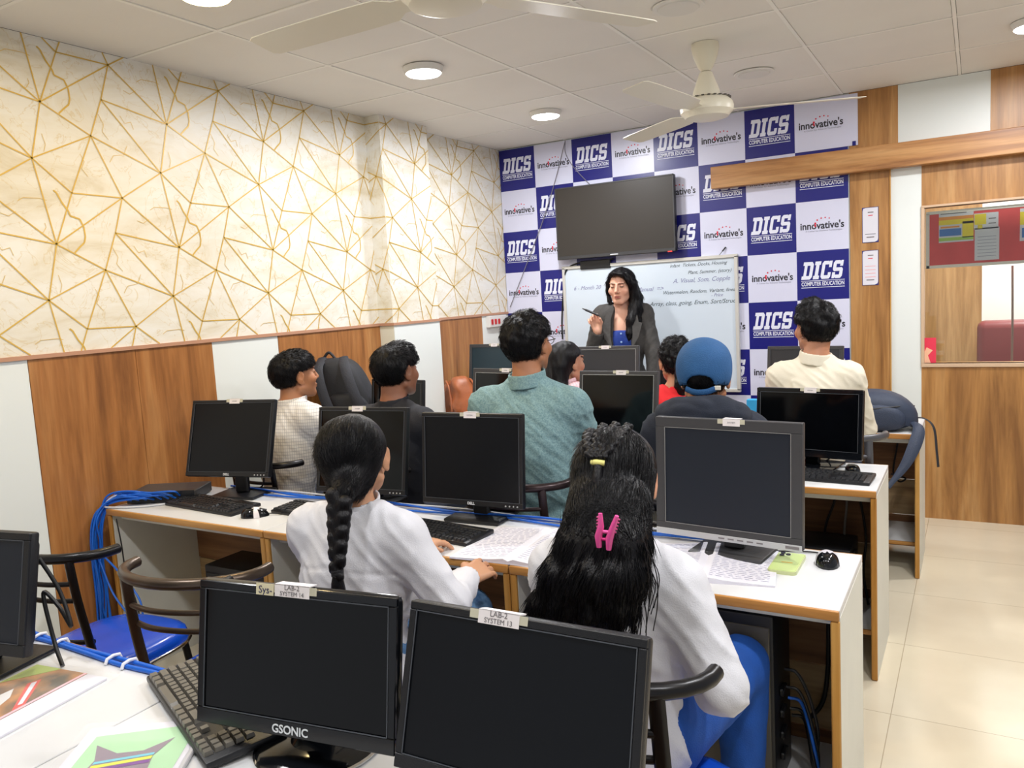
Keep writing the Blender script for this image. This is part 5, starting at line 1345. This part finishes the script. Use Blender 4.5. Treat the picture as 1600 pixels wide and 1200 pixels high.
        for zs in shirt.get('seams', []):
            V = V - N * (np.exp(-((V[:, 2] - shz - zs - .25 * np.abs(V[:, 0]) ** 1.2 * -1) / .004) ** 2) * (V[:, 1] < .0) * (np.abs(V[:, 0]) < .16) * .0035)[:, None]
        so = meshobj(shirt.get('name', 'shirt'), V, Q, shirt['mat'], root)
        if shirt.get('collar'):
            ch, cr = shirt['collar']
            g = SDF(nb - .16, nb + .18, .0045); ax_ = (nt - nb); ax_ = ax_ / np.linalg.norm(ax_)
            c0 = nb + ax_ * .022
            g.cap(c0 - ax_ * .05, c0 + ax_ * .12, cr + .012, cr + .002, .0)
            g.cap(c0 - ax_ * .08, c0 + ax_ * .16, cr + .004, cr - .006, .002, 'sub')
            g.plane(c0 + ax_ * ch, ax_ + np.array([0, -.25, 0]), .004); g.plane(c0 - ax_ * .035, -ax_ + np.array([0, .2, 0]), .004)
            g.cap(c0 + (0, .07, .0), c0 + (0, .10, .14), .018, .05, .004, 'sub')
            V, Q = g.mesh(); meshobj('collar', V, Q, shirt['mat'], so)
    else: so = None
    ctx = dict(root=root, hc=hc, Mh=Mh, shz=shz, nb=nb, nt=nt, sw=sw, tol=tol, A=A, so=so, py=py, hipz=hipz, w=w, torso=torso, top=top, body=body, Rb=Rb, arm=arm, lo=lo, hi=hi)
    if hair: hair(ctx)
    if extras: extras(ctx)
    return root
def fuzz(V, N, flow, n, L, r, lift, parent, m, sel=None, seed=5, jit=.35):
    rs = np.random.RandomState(seed); idx = np.arange(len(V)) if sel is None else np.where(sel)[0]
    idx = rs.choice(idx, min(n, len(idx)), replace=False); P0 = V[idx]; Nn = N[idx]
    F = flow(P0); F = F / (np.linalg.norm(F, axis=1)[:, None] + 1e-9) + rs.normal(size=P0.shape) * jit
    F = F - Nn * np.sum(F * Nn, 1)[:, None]; F /= np.linalg.norm(F, axis=1)[:, None] + 1e-9
    LL = (L * rs.uniform(.6, 1.3, len(idx)))[:, None]; B = np.cross(F, Nn); vs = []; K = 4
    for k in range(K):
        t = k / (K - 1); c = P0 + F * LL * t + Nn * (.0004 + LL * lift * math.sin(t * 2.2)); rr = r * (1 - .8 * t)
        for a in range(3):
            th = a * 2.094; vs.append(c + Nn * rr * math.cos(th) + B * rr * math.sin(th))
    W = np.stack(vs, 1); M_ = len(idx); base = np.arange(M_)[:, None] * (K * 3); q = []
    for k in range(K - 1):
        for a in range(3):
            a2 = (a + 1) % 3; q.append(np.stack([k * 3 + a + base[:, 0], k * 3 + a2 + base[:, 0], (k + 1) * 3 + a2 + base[:, 0], (k + 1) * 3 + a + base[:, 0]], 1))
    o = meshobj('hair_strands', W.reshape(-1, 3), np.concatenate(q), m, parent, relax=0); o['kind'] = 'stuff'
    return o
def short_hair(t=.012, topx=.010, vol=(0, 0, 0), nape=-.085, wave=.003, wf=120, hl=.058, mat_=None, name='hair', side=-.02, fade=.0):
    def f(c):
        hc, Mh = c['hc'], c['Mh']
        g = SDF(hc - .17, hc + .17, .0042); g.frame(hc, Mh)
        g.ell((0, -.018, .026), (.077 + t * .8, .096 + t, .086 + t), .01)
        if topx: g.ell((vol[0], .004 + vol[1], .048 + vol[2]), (.066 + t * .6, .082 + t * .6, .056 + t + topx), .02)
        x, y, z = g.local()
        yf = .004 + .098 * sstep(hl - .034, hl, z + .0 * x)
        zl = side + (nape - side) * sstep(-.012, -.045, y) + 0 * x
        m_ = np.maximum(y - yf, (zl - z) * .9)
        if True:
            # keep hair off the ear
            m_ = np.maximum(m_, .021 - np.sqrt((y + .004) ** 2 + ((z + .006) * .72) ** 2) - 0 * x)
        sl = tuple(slice(0, len(a)) for a in g.ax); g.comb(sl, np.broadcast_to(m_, g.F.shape).astype(np.float32), .010, 'int')
        V, Q = g.mesh(); N = normals(V, Q); L_ = (V - hc) @ Mh
        tp = sstep(-.06, .05, L_[:, 2])
        V = V + N * ((noise(V, wf, 3) * wave + noise(V * np.array([1, 1, .35]), 260, 5) * .0012) * (.25 + tp))[:, None]
        ho = meshobj(name, V, Q, mat_ or HAIRM, c['root'])
        cr = hc + Mh @ np.array([0, -.05, .12])
        fuzz(V, N, lambda P_: (P_ - cr) + (Mh @ np.array([0, .02, 0])), 2600, .016, .0009, .22, ho, mat_ or HAIRM)
    return f
def strands(c, name, paths, r, m, parent=None, seg=5):
    b = MB()
    for p in paths: b.tube(bez(p, 6), r, m, seg)
    return b.build(name, parent or c['root'], 60)
# ================================================================= THE PEOPLE
def cloth(name, col, rough=.8, **k): return mat(name, col, rough, bump=k.pop('bump', .35), bscale=k.pop('bscale', 320), **k)
WSH = cloth('white kurta cotton', srgb(212, 212, 217), .75, bump=.2)
def checks(name, c1, c2, s=70):
    m = bpy.data.materials.new(name); m.use_nodes = True; nt = m.node_tree; N = nt.nodes; Lk = nt.links; b = N['Principled BSDF']; b.inputs['Roughness'].default_value = .8
    tc = N.new('ShaderNodeTexCoord'); br = N.new('ShaderNodeTexBrick'); br.offset = 0; br.inputs['Scale'].default_value = s
    br.inputs['Brick Width'].default_value = 1; br.inputs['Row Height'].default_value = 1; br.inputs['Mortar Size'].default_value = .09; br.inputs['Mortar Smooth'].default_value = .4
    br.inputs['Color1'].default_value = c1; br.inputs['Color2'].default_value = c1; br.inputs['Mortar'].default_value = c2
    sp = N.new('ShaderNodeSeparateXYZ'); cb = N.new('ShaderNodeCombineXYZ'); ad = N.new('ShaderNodeMath')
    Lk.new(tc.outputs['Object'], sp.inputs[0]); Lk.new(sp.outputs[0], ad.inputs[0]); Lk.new(sp.outputs[1], ad.inputs[1])
    Lk.new(ad.outputs[0], cb.inputs[0]); Lk.new(sp.outputs[2], cb.inputs[1]); Lk.new(cb.outputs[0], br.inputs['Vector']); Lk.new(br.outputs['Color'], b.inputs['Base Color'])
    return m
# boy in white checked shirt
person('young man with short faded hair in a white checked shirt, looking to the right', -2.80, 2.72, 1.325, R(-8), R(-24), R(4), .08, 1.0,
       (178, 122, 86), short_hair(.010, .010, (0, .01, 0), nape=-.045, wave=.002, hl=.05), dict(mat=checks('fine checked white cotton', srgb(226, 224, 222), srgb(176, 176, 182)), collar=(.03, .062), wr=.8), sh_drop=.32)
# boy in dark shirt
person('young man with glossy short black hair and a dark shirt, head above the second monitor', -2.205, 2.74, 1.343, R(-2), R(-8), 0, .07, 1.02,
       (150, 98, 72), short_hair(.012, .014, (0, .02, .002), nape=-.075, wave=.003, wf=90, hl=.05), dict(mat=cloth('near black navy shirt', srgb(22, 24, 34)), collar=(.02, .060), wr=.6), sh_drop=.345, hs=1.06)
# man in teal shirt
def glasses(col):
    def f(c):
        g = MB(); hc, Mh = c['hc'], c['Mh']; w = lambda p: tuple(hc + Mh @ np.array(p, float)); m = mat('spectacle frame', col, .3, .3)
        for s in (-1, 1):
            g.tube([w((s * .033 + .022 * math.cos(a), .104 - .3 * abs(.022 * math.cos(a)) * .3, .008 + .016 * math.sin(a))) for a in [k * math.pi / 8 for k in range(16)]], .0015, m, 6, closed=True)
            g.tube([w((s * .055, .100, .014)), w((s * .076, .08, .014)), w((s * .081, .0, .010)), w((s * .080, -.012, -.004))], .0018, m, 6)
        g.tube([w((-.011, .108, .012)), w((.011, .108, .012))], .0016, m, 6)
        o = g.build('spectacles', c['root'], 60)
    return f
TEAL = mat('teal melange shirt', srgb(136, 166, 168), .8, bump=.4, bscale=300, var=.25, vscale=170, col2=srgb(104, 138, 144))
def backseam(col, z0, w=.14, depth=-.01):
    def f(c):
        b = MB(); m = mat('seam', col, .8)
        return
    return f
person('man in a teal shirt and spectacles seen from behind, centre of the third row', -1.525, 2.73, 1.452, R(12), R(-6), R(0), .07, 1.14,
       (172, 116, 82), short_hair(.017, .012, (0, -.004, 0), nape=-.080, wave=.004, wf=110, hl=.055), dict(mat=TEAL, collar=(.024, .066), wr=1.2, th=.018, seams=[-.09], h=.007), sh_drop=.365, extras=glasses(srgb(40, 34, 34)), hs=1.03)
# person with blue cap
CAPM = mat('denim blue cap cotton', srgb(34, 86, 138), .8, bump=.5, bscale=240, var=.15, vscale=12)
HOOD = cloth('navy hoodie fleece', srgb(20, 28, 44), .85)
def cap_hat(c):
    hc, Mh = c['hc'], c['Mh']
    short_hair(.006, .004, nape=-.085, wave=.002)(c)
    g = SDF(hc - .19, hc + .22, .0045); g.frame(hc, Mh)
    g.ell((0, -.016, .030), (.095, .114, .106), .01)
    g.ell((0, -.01, .07), (.080, .095, .066), .03)
    g.plane((0, 0, -.032), (0, -.20, -1), .006)
    g.ell((0, -.016, .020), (.086, .104, .094), .004, 'sub')
    g.ell((0, -.125, -.006), (.046, .055, .032), .004, 'sub')
    V, Q = g.mesh(); N = normals(V, Q); V = V + N * (noise(V, 45, 2) * .0015)[:, None]
    L_ = (V - hc) @ Mh
    o = meshobj('cap', V, Q, CAPM, c['root'])
    w = lambda p: tuple(hc + Mh @ np.array(p, float))
    b = MB(); b.tube(bez([w((-.050, -.104, -.022)), w((-.025, -.117, -.030)), w((0, -.122, -.032)), w((.025, -.117, -.030)), w((.050, -.104, -.022))], 5), .010, CAPM, 8, flat=.3, up=(0, 0, 1)); b.build('cap_strap', o, 60)
    b = MB(); p = w((.056, -.104, -.020)); b.box((p[0] - .010, p[1] - .004, p[2] - .007), (p[0] + .010, p[1] + .006, p[2] + .007), mat('white buckle', srgb(220, 214, 200), .4), .001); b.build('cap_buckle', o)
    b = MB(); b.tube(bez([w((-.07, .08, -.004)), w((-.05, .15, -.02)), w((0, .175, -.024)), w((.05, .15, -.02)), w((.07, .08, -.004))], 6), .012, CAPM, 8, flat=.4, up=(0, 0, 1))
    b.add([w(p) for p in [(-.075, .07, 0), (.075, .07, 0), (.055, .14, -.018), (0, .172, -.026), (-.055, .14, -.018)]], [[0, 1, 2, 3, 4]], CAPM); b.build('cap_visor', o, 60)
    b = MB()
    b.lathe([(.0001, .0), (.006, .0), (.005, .005), (.0001, .007)], CAPM, 12, Matrix.Translation(w((0, -.012, .137)))); b.build('cap_button', o, 60)
def hood(c):
    cap_hat(c)
    nb = c['nb']; g = SDF(nb - .26, nb + .2, .008)
    for k in range(13):
        a = math.pi + k * math.pi / 12
    ring = [(nb[0] + .115 * math.cos(a), nb[1] - .02 + .10 * math.sin(a), nb[2] + .015 - .03 * math.sin(a)) for a in [R(-200 + 220 * k / 12) for k in range(13)]]
    g.chain(ring, [.036 + .014 * math.sin(math.pi * k / 12) for k in range(13)], .03)
    g.ell((nb[0], nb[1] - .125, nb[2] - .075), (.13, .06, .09), .05)
    V, Q = g.mesh(); N = normals(V, Q); V = V + N * (np.abs(noise(V * np.array([1, 1, 2.2]), 34, 3)) * .009 + noise(V, 60, 1) * .002)[:, None]
    meshobj('hood', V, Q, HOOD, c['so'])
person('person in a navy hoodie wearing a blue cap backwards seen from behind', -.82, 2.72, 1.322, R(8), R(8), R(2), .07, .96,
       (176, 120, 86), None, dict(mat=HOOD, wr=1.1, th=.02), sh_drop=.315, extras=hood)
# woman with pink collar
def long_back(c, length=.34, w=.07, side=0):
    hc, Mh = c['hc'], c['Mh']
    g = SDF(hc - .2 - np.array([0, 0, length]), hc + .17, .0055); g.frame(hc, Mh)
    g.ell((0, -.016, .028), (.088, .106, .094), .01)
    x, y, z = g.local()
    yf = -.002 + .100 * sstep(.02, .07, z + 0 * x); m_ = np.maximum(y - yf, (-.09 - z) * .9)
    sl = tuple(slice(0, len(a)) for a in g.ax); g.comb(sl, np.broadcast_to(m_, g.F.shape).astype(np.float32), .012, 'int')
    g.frame()
    n0 = hc + Mh @ np.array([0, -.07, -.02])
    pts = [n0, n0 + (side * .3, -.02, -.12), n0 + (side, -.03, -length)]
    for s in (-1, 0, 1): g.chain([p + Mh @ np.array([s * w * .5, 0, 0]) for p in pts], [.045, .045, .020], .03)
    V, Q = g.mesh(); N = normals(V, Q); V = V + N * (noise(V * np.array([1, 1, .25]), 150, 3) * .0025)[:, None]
    meshobj('hair', V, Q, HAIRL, c['root'])
PINK = checks('pale pink cotton', srgb(240, 206, 214), srgb(226, 170, 184), 50)
person('woman with long dark hair and a pale pink shirt, right of the teal shirt', -1.945, 3.90, 1.262, R(-4), R(-26), 0, .07, .92,
       (186, 136, 108), lambda c: long_back(c, .30), dict(mat=PINK, collar=(.045, .058), wr=.7), fem=True, sh_drop=.30)
# person in red
def curly(c):
    short_hair(.012, .008, wave=.007, wf=150)(c)
    hc, Mh = c['hc'], c['Mh']; g = SDF(hc - .32, hc + .15, .0055)
    g.frame(hc, Mh); pts = [(-.005, -.095, .03), (0, -.11, -.04), (-.01, -.105, -.11), (.01, -.11, -.18)]; g.chain(pts, [.04, .036, .03, .014], .02)
    V, Q = g.mesh(); N = normals(V, Q); V = V + N * (noise(V, 120, 3) * .006)[:, None]; meshobj('curly_ponytail', V, Q, HAIRM, c['root'])
person('person in a bright red top with black curly hair, half hidden by the blue cap', -1.315, 3.88, 1.268, R(10), R(36), 0, .07, .95,
       (190, 132, 100), curly, dict(mat=cloth('bright red cotton', srgb(222, 26, 34)), wr=.8), fem=True, sh_drop=.32)
# man in cream shirt
CRM = cloth('cream cotton drill', srgb(224, 216, 196), .8, bump=.25)
def shirttail(c):
    # yoke seam and pleats on the back
    pass
person('man in a cream shirt with tousled dark hair looking left, right side of the room', -.65, 3.90, 1.415, R(4), R(40), R(0), .08, .96,
       (184, 128, 98), short_hair(.016, .020, (0, .012, .004), nape=-.07, wave=.007, wf=80, hl=.048), dict(mat=CRM, collar=(.022, .064), wr=1.0, th=.015, hem=1, seams=[-.09], h=.007), sh_drop=.35)
# girl with braid
def braid_hair(c):
    hc, Mh = c['hc'], c['Mh']
    g = SDF(hc - .27, hc + .16, .0042); g.frame(hc, Mh)
    g.ell((-.008, -.026, .024), (.092, .116, .096), .01)
    g.ell((0, -.085, -.045), (.050, .035, .055), .03)
    x, y, z = g.local()
    yf = -.010 + .105 * sstep(-.0, .075, z + 0 * x); zl = -.02 - .085 * sstep(-.0, -.05, y) + 0 * x
    m_ = np.maximum(y - yf, (zl - z) * .9)
    m_ = np.maximum(m_, .018 - np.sqrt((y - .002) ** 2 + ((z + .012) * .8) ** 2) - 0 * x)
    sl = tuple(slice(0, len(a)) for a in g.ax); g.comb(sl, np.broadcast_to(m_, g.F.shape).astype(np.float32), .012, 'int')
    a = c['tol'](pix(531, 785, 1, 1.43)); e = c['tol'](pix(527, 892, 1, 1.38)); g.frame()
    g.cap(hc + Mh @ np.array([0, -.062, -.035]), a + (0, .02, .02), .058, .024, .03)
    V, Q = g.mesh(); N = normals(V, Q); V = V + N * (noise(V * np.array([1, .6, .5]), 170, 3) * .0013)[:, None]
    h = meshobj('hair', V, Q, HAIRL, c['root'])
    fuzz(V, N, lambda P_: a - P_, 2600, .040, .0008, .03, h, HAIRL, jit=.10, sel=((V - hc) @ Mh)[:, 1] < -.035)
    # braid down the back
    g = SDF(np.minimum(a, e) - .08, np.maximum(a, e) + .09, .0038)
    n = 11
    for k in range(n):
        t = k / (n - 1); p = a + (e - a) * t; r = .030 * (1 - .40 * t)
        s = 1 if k % 2 else -1
        g.cap(p + (s * r * .55, 0, r * .55), p + (-s * r * .55, -.004, -r * .75), r * .72, r * .60, .0025)
    V, Q = g.mesh(); N = normals(V, Q); V = V + N * (noise(V * np.array([1, 1, .6]), 330, 3) * .0006)[:, None]
    br = meshobj('braid', V, Q, HAIRL, c['root'])
    b = MB()
    b.tube([tuple(e + (0, 0, .004)), tuple(e + (0, 0, -.012))], [.0155, .0155], mat('black hair tie', srgb(20, 20, 26), .7, bump=.8, bscale=200), 14); b.build('hair_tie', br, 60)
    b = MB(); b.tube([tuple(e + (0, 0, -.010)), tuple(e + (0, -.002, -.03)), tuple(e + (0, -.002, -.065)), tuple(e + (.004, 0, -.085))], [.012, .016, .020, .006], HAIRL, 14); b.build('braid_tail', br, 60)
def yoke(z, w, y, m):
    pass
person('girl with one long braid and a white shirt at the middle of the second row', -1.445, 1.60, 1.235, R(6), R(24), R(-4), .05, .92,
       (196, 146, 112), None, dict(mat=WSH, collar=(.028, .058), wr=1.1, th=.017, hem=1, seams=[-.055], h=.007), mat('mid blue denim', srgb(66, 104, 150), .85, bump=.5, bscale=300, var=.3, vscale=30, col2=srgb(110, 150, 190)),
       arms={1: (pix(702, 945, 1, 1.62), pix(728, 905, 1, 1.80), (.1, 1, .1), (-.6, 0, -1)), -1: ((-1.66, 1.68, .72), (-1.50, 1.90, .765), (.3, 1, 0), (0, 0, -1))}, fem=True, sh_drop=.325, extras=braid_hair)
# girl with pink clip
def clip_hair(c):
    hc, Mh = c['hc'], c['Mh']; tol = c['tol']
    def P(px, py, y): return tol(pix(px, py, 1, y))
    lo = np.minimum(P(815, 1020, 1.34), hc - .16) - (.03, .05, 0); hi_ = np.maximum(P(1030, 1020, 1.34), hc + .17)
    g = SDF(lo, hi_, .0046); g.frame(hc, Mh)
    g.ell((0, -.020, .024), (.089, .110, .094), .01)
    g.ell((0, -.075, -.05), (.070, .045, .07), .04)
    x, y, z = g.local()
    yf = -.006 + .105 * sstep(-.0, .075, z + 0 * x); m_ = np.maximum(y - yf, (-.125 - z) * .9 + 0 * x)
    m_ = np.maximum(m_, .018 - np.sqrt((y - .002) ** 2 + ((z + .016) * .8) ** 2) - 0 * x)
    sl = tuple(slice(0, len(a)) for a in g.ax); g.comb(sl, np.broadcast_to(m_, g.F.shape).astype(np.float32), .012, 'int')
    g.frame()
    locks = [([(925, 780, 1.47), (908, 850, 1.40), (880, 900, 1.37), (850, 945, 1.37), (835, 985, 1.38)], [.045, .045, .040, .028, .008]),
             ([(935, 780, 1.46), (925, 850, 1.385), (910, 905, 1.35), (885, 950, 1.345), (870, 1000, 1.35)], [.045, .048, .042, .030, .008]),
             ([(955, 780, 1.46), (952, 850, 1.38), (945, 905, 1.345), (930, 955, 1.34), (925, 1010, 1.34)], [.048, .048, .044, .032, .008]),
             ([(978, 780, 1.47), (976, 850, 1.39), (975, 900, 1.355), (962, 950, 1.345), (965, 1005, 1.345)], [.042, .040, .036, .026, .006]),
             ([(990, 790, 1.49), (994, 850, 1.42), (995, 900, 1.375), (988, 950, 1.36), (992, 985, 1.36)], [.030, .026, .020, .012, .005])]
    for pts, rs in locks: g.chain([P(*p) for p in pts], rs, .018)
    g.cap(hc + Mh @ np.array([0, -.06, -.02]), P(950, 830, 1.43), .07, .055, .04)
    V, Q = g.mesh(); N = normals(V, Q); tz = sstep(hc[2] + .02, hc[2] - .12, V[:, 2])
    V = V + N * (noise(V * np.array([1, 1, .22]), 130, 3) * .0035 * tz + noise(V * np.array([1, 1, .15]), 340, 4) * .0010)[:, None]
    h = meshobj('hair', V, Q, HAIRL, c['root']); lh = h
    zc = hc[2] - .06
    fuzz(V, N, lambda P_: np.where(P_[:, 2:3] > zc, np.array(P(950, 835, 1.43)) - P_, np.array([-.25, 0, -1.]) * np.ones((len(P_), 1))), 5000, .045, .0009, .04, h, HAIRL, jit=.12, sel=(((V - hc) @ Mh)[:, 1] < -.03) | (V[:, 2] < zc - .04))
    w = lambda p: hc + Mh @ np.array(p, float)
    # small braids over the crown meeting at the yellow tie
    tie = np.array([-.012, -.122, .050])
    starts = [(-.052, -.01, .108), (-.026, .0, .119), (.0, .004, .122), (.028, .0, .119)]
    for i, st in enumerate(starts):
        g = SDF(hc - .17, hc + .19, .0036)
        st = np.array(st); P0, P1, P2 = st, np.array([st[0] * 1.05, -.085, .106]), tie + (st[0] * .35, 0, .012); n = 13
        for k in range(n):
            t = k / (n - 1); p = (1 - t) ** 2 * P0 + 2 * t * (1 - t) * P1 + t * t * P2; s = 1 if k % 2 else -1
            q0 = w(p + np.array([s * .005, 0, 0])); q1 = w(p + np.array([-s * .005, -.008, -.004])); g.cap(q0, q1, .0072, .0062, .003)
        V, Q = g.mesh(); meshobj('crown_braid', V, Q, HAIRL, h)
    b = MB(); q = w(tie + (0, -.002, -.002)); b.tube([tuple(q + (-.013, -.006, 0)), tuple(q + (0, -.012, .0015)), tuple(q + (.013, -.006, -.001))], .0062, mat('pale yellow hair tie', srgb(226, 218, 130), .6), 10); b.build('hair_tie', h, 60)
    b = MB(); b.tube(bez([tuple(q + (0, -.002, 0)), tuple(w((-.012, -.140, .0))), tuple(w((-.008, -.132, -.06)))], 6), [.012 + .012 * i / 12 for i in range(13)], HAIRL, 12, flat=.8); b.build('half_ponytail', h, 60)
    rr = random.Random(3); paths = []
    for k in range(26):
        u = rr.uniform(-1, 1); x0 = 915 + 45 * u + 20; y0 = rr.uniform(800, 900); dx = u * 30 - rr.uniform(10, 40)
        paths.append([P(x0 + u * 30, y0, 1.40), P(x0 + u * 52 + dx * .3, y0 + 50, 1.36), P(x0 + u * 55 + dx * .8, y0 + 100, 1.345), P(x0 + u * 48 + dx, y0 + 140 + rr.uniform(-10, 30), 1.34)])
    for k in range(9):
        x0 = 990 + rr.uniform(-8, 12); paths.append([P(x0, 800 + 8 * k, 1.42), P(x0 + 10 + 3 * k, 850 + 8 * k, 1.38), P(x0 + 8 + 2 * k, 920 + 5 * k, 1.37)])
    strands(c, 'loose_strands', paths, .0011, HAIRL, lh, 4)
    # pink claw clip
    PK = mat('pink clip plastic', srgb(236, 84, 160), .3, coat=.3)
    cc = MB()
    ct = P(938, 845, 1.318); ct = np.array(ct)
    k_ = .0016
    def q(px, py, dy=0): return tuple(P(px, py, 1.318 + dy))
    cc.tube([q(938, 802), q(939, 822), q(935, 838), q(936, 855)], [.004, .0062, .0075, .005], PK, 8); o = MB()
    cc.tube([q(964, 806), q(957, 826), q(952, 842), q(951, 859)], [.004, .0062, .0075, .005], PK, 8)
    cc.tube([q(937, 830), q(955, 832)], .0035, PK, 8); cc.tube([q(938, 842), q(953, 844)], .0030, mat('deep pink', srgb(206, 30, 120), .3), 8)
    for j in range(5): cc.tube([q(938, 806 + 5 * j), q(933, 808 + 5 * j, .012)], .0018, PK, 6); cc.tube([q(963 - 1.5 * j, 810 + 5 * j), q(968 - 1.5 * j, 812 + 5 * j, .012)], .0018, PK, 6)
    cc.build('claw_clip', c['root'], 60)
person('girl with small crown braids and a pink claw clip in her long hair, white shirt', -.675, 1.56, 1.235, R(2), R(12), R(-8), .02, .84,
       (206, 150, 120), None, dict(mat=WSH, wr=1.2, th=.018, hem=1, collar=(.02, .06), drop=.04, seams=[-.07], h=.007), mat('bright blue denim', srgb(20, 84, 176), .8, bump=.4, bscale=300, var=.2, vscale=14),
       arms={1: (pix(1128, 1075, 1, 1.50), (-.64, 1.78, .70), (-.5, 1, 0), (0, 0, -1)), -1: ((-.90, 1.66, .72), (-.80, 1.90, .765), (.3, 1, 0), (0, 0, -1))}, fem=True, sh_drop=.335, kn=.17, extras=clip_hair)
# teacher
BLZ = mat('charcoal herringbone blazer', srgb(70, 68, 66), .8, bump=.6, bscale=400, var=.2, vscale=60)
BLT = mat('royal blue top', srgb(14, 52, 140), .7, bump=.3, bscale=200)
def lower_cut(zl):
    def f(g, L): pass
    return f
def teacher_extra(c):
    hc, Mh, root, tol = c['hc'], c['Mh'], c['root'], c['tol']
    w = lambda p: hc + Mh @ np.array(p, float)
    # blue top with a straight neckline
    g = SDF(c['lo'] + (0, 0, .75), np.array([c['hi'][0], c['hi'][1], c['shz'] + .1]), .007); c['torso'](g, .010)
    g.plane((0, 0, c['shz'] - .095), (0, 0, 1), .004); g.plane((0, 0, .86), (0, 0, -1), .004)
    V, Q = g.mesh(); N = normals(V, Q); V = V + N * (noise(V, 60, 2) * .002)[:, None]; tp = meshobj('blue_top', V, Q, BLT, root)
    for k in range(3):
        b = MB(); z = c['shz'] - .115 - .055 * k; b.lathe([(.0001, 0), (.007, 0), (.006, .003), (.0001, .004)], mat('pearl button', srgb(150, 180, 230), .2), 12, T(0.004, .128 + .006, z, 0, R(-90))); b.build('top_button', tp, 60)
    # lapels
    for s in (-1, 1):
        b = MB(); z = c['shz']
        P_ = [(s * .045, .075, z + .055), (s * .068, .118, z - .02), (s * .072, .150, z - .12), (s * .060, .158, z - .22), (s * .110, .150, z - .14), (s * .135, .118, z - .05), (s * .112, .128, z - .045), (s * .100, .085, z + .02)]
        vs = P_ + [(x, y + .006, zz) for x, y, zz in P_]; n = len(P_)
        b.add(vs, [list(range(n)), [n + i for i in range(n)][::-1]] + [[i, (i + 1) % n, n + (i + 1) % n, n + i] for i in range(n)], BLZ); b.build('lapel', c['so'], 30)
    # hair
    g = SDF(hc - np.array([.26, .2, .42]), hc + .17, .0045); g.frame(hc, Mh)
    g.ell((0, -.018, .030), (.089, .108, .095), .01)
    x, y, z = g.local()
    yf = -.022 + .118 * sstep(.04, .098, z + 0 * x)
    m_ = np.maximum(y - yf, (-.10 - z) * .9 + 0 * x)
    sl = tuple(slice(0, len(a)) for a in g.ax); g.comb(sl, np.broadcast_to(m_, g.F.shape).astype(np.float32), .012, 'int')
    # face +y ; her left is -x here (seen at the right of the picture)
    g.chain([(-.058, .040, .082), (-.086, .020, .02), (-.092, .005, -.06), (-.090, .025, -.14), (-.080, .075, -.22), (-.075, .105, -.30), (-.065, .11, -.35)], [.018, .024, .030, .034, .034, .026, .008], .02)
    g.chain([(-.075, .0, .02), (-.095, -.02, -.08), (-.105, .0, -.16), (-.105, .05, -.24), (-.10, .085, -.32)], [.03, .036, .036, .030, .010], .02)
    g.chain([(-.03, -.09, 0), (-.05, -.10, -.10), (-.07, -.10, -.2), (-.08, -.09, -.28)], [.05, .05, .04, .015], .03)
    g.chain([(.03, -.09, 0), (.03, -.10, -.10), (.02, -.10, -.2)], [.05, .045, .015], .03)
    g.chain([(.05, .045, .085), (.082, .020, .03), (.088, .010, -.03), (.080, .015, -.085), (.066, .03, -.115)], [.012, .013, .014, .013, .006], .015)
    g.chain([(.045, .060, .090), (.01, .078, .096), (-.035, .072, .085), (-.068, .052, .045), (-.084, .03, .0)], [.010, .012, .013, .014, .014], .012)
    V, Q = g.mesh(); N = normals(V, Q); V = V + N * (noise(V * np.array([1, 1, .22]), 140, 3) * .0025)[:, None]
    ho = meshobj('hair', V, Q, HAIRL, root)
    fuzz(V, N, lambda P_: np.array([0, 0, -1.]) * np.ones((len(P_), 1)), 2500, .035, .0009, .05, ho, HAIRL, jit=.12)
tw_ = pix(934, 517, 1, 4.80)    # wrist
te_ = pix(924, 562, 1, 4.92)
person('woman teacher in a charcoal blazer and blue top standing before the whiteboard, marker raised', -2.045, 4.99, 1.663, R(198), R(184), R(-6), -.0, .86,
       (222, 170, 144), None, dict(mat=BLZ, name='blazer', wr=.7, th=.020, h=.007, drop=.12, cuts=[lambda g, L: (g.chain([(0, .15, L['shz'] + .05), (0, .16, L['shz'] - .10), (0, .17, L['shz'] - .25), (0, .17, L['shz'] - .5)], [.066, .076, .07, .055], .0) if 0 else [g.cap(p_, q_, r1, r2, .003, 'sub') for p_, q_, r1, r2 in [((0, .085, L['shz'] + .06), (0, .11, L['shz'] - .08), .062, .062), ((0, .11, L['shz'] - .08), (0, .12, L['shz'] - .28), .062, .058), ((0, .12, L['shz'] - .28), (0, .13, L['shz'] - .55), .058, .045)]])]),
       mat('black trousers', srgb(24, 24, 28), .8), sit=False, fem=True, sh_drop=.315, extras=teacher_extra, face=True, neckfwd=.03, hs=.98,
       arms={1: (te_, tw_, (-.25, -.1, 1), (.25, -.9, -.2), dict(fing=[(.5, .9, .5), (.6, 1.0, .6), (.9, 1.1, .7), (1.1, 1.1, .7)], thumb=(.5, .9), side=1)), -1: ((-1.83, 4.98, 1.08), (-1.82, 4.92, .86), (.0, -.1, -1), (-1, 0, 0))})
mk0 = pix(910, 482, 1, 4.70); mk1 = pix(936, 493, 1, 4.70)
b = MB(); b.tube([mk0, mk0 * .8 + mk1 * .2], [.003, .006], BLKP, 12); b.tube([mk0 * .8 + mk1 * .2, mk1], .0075, BLKP, 12)
tag(b.build('marker_pen', smooth=40), 'black marker pen held up in the right hand of the teacher', 'pen')
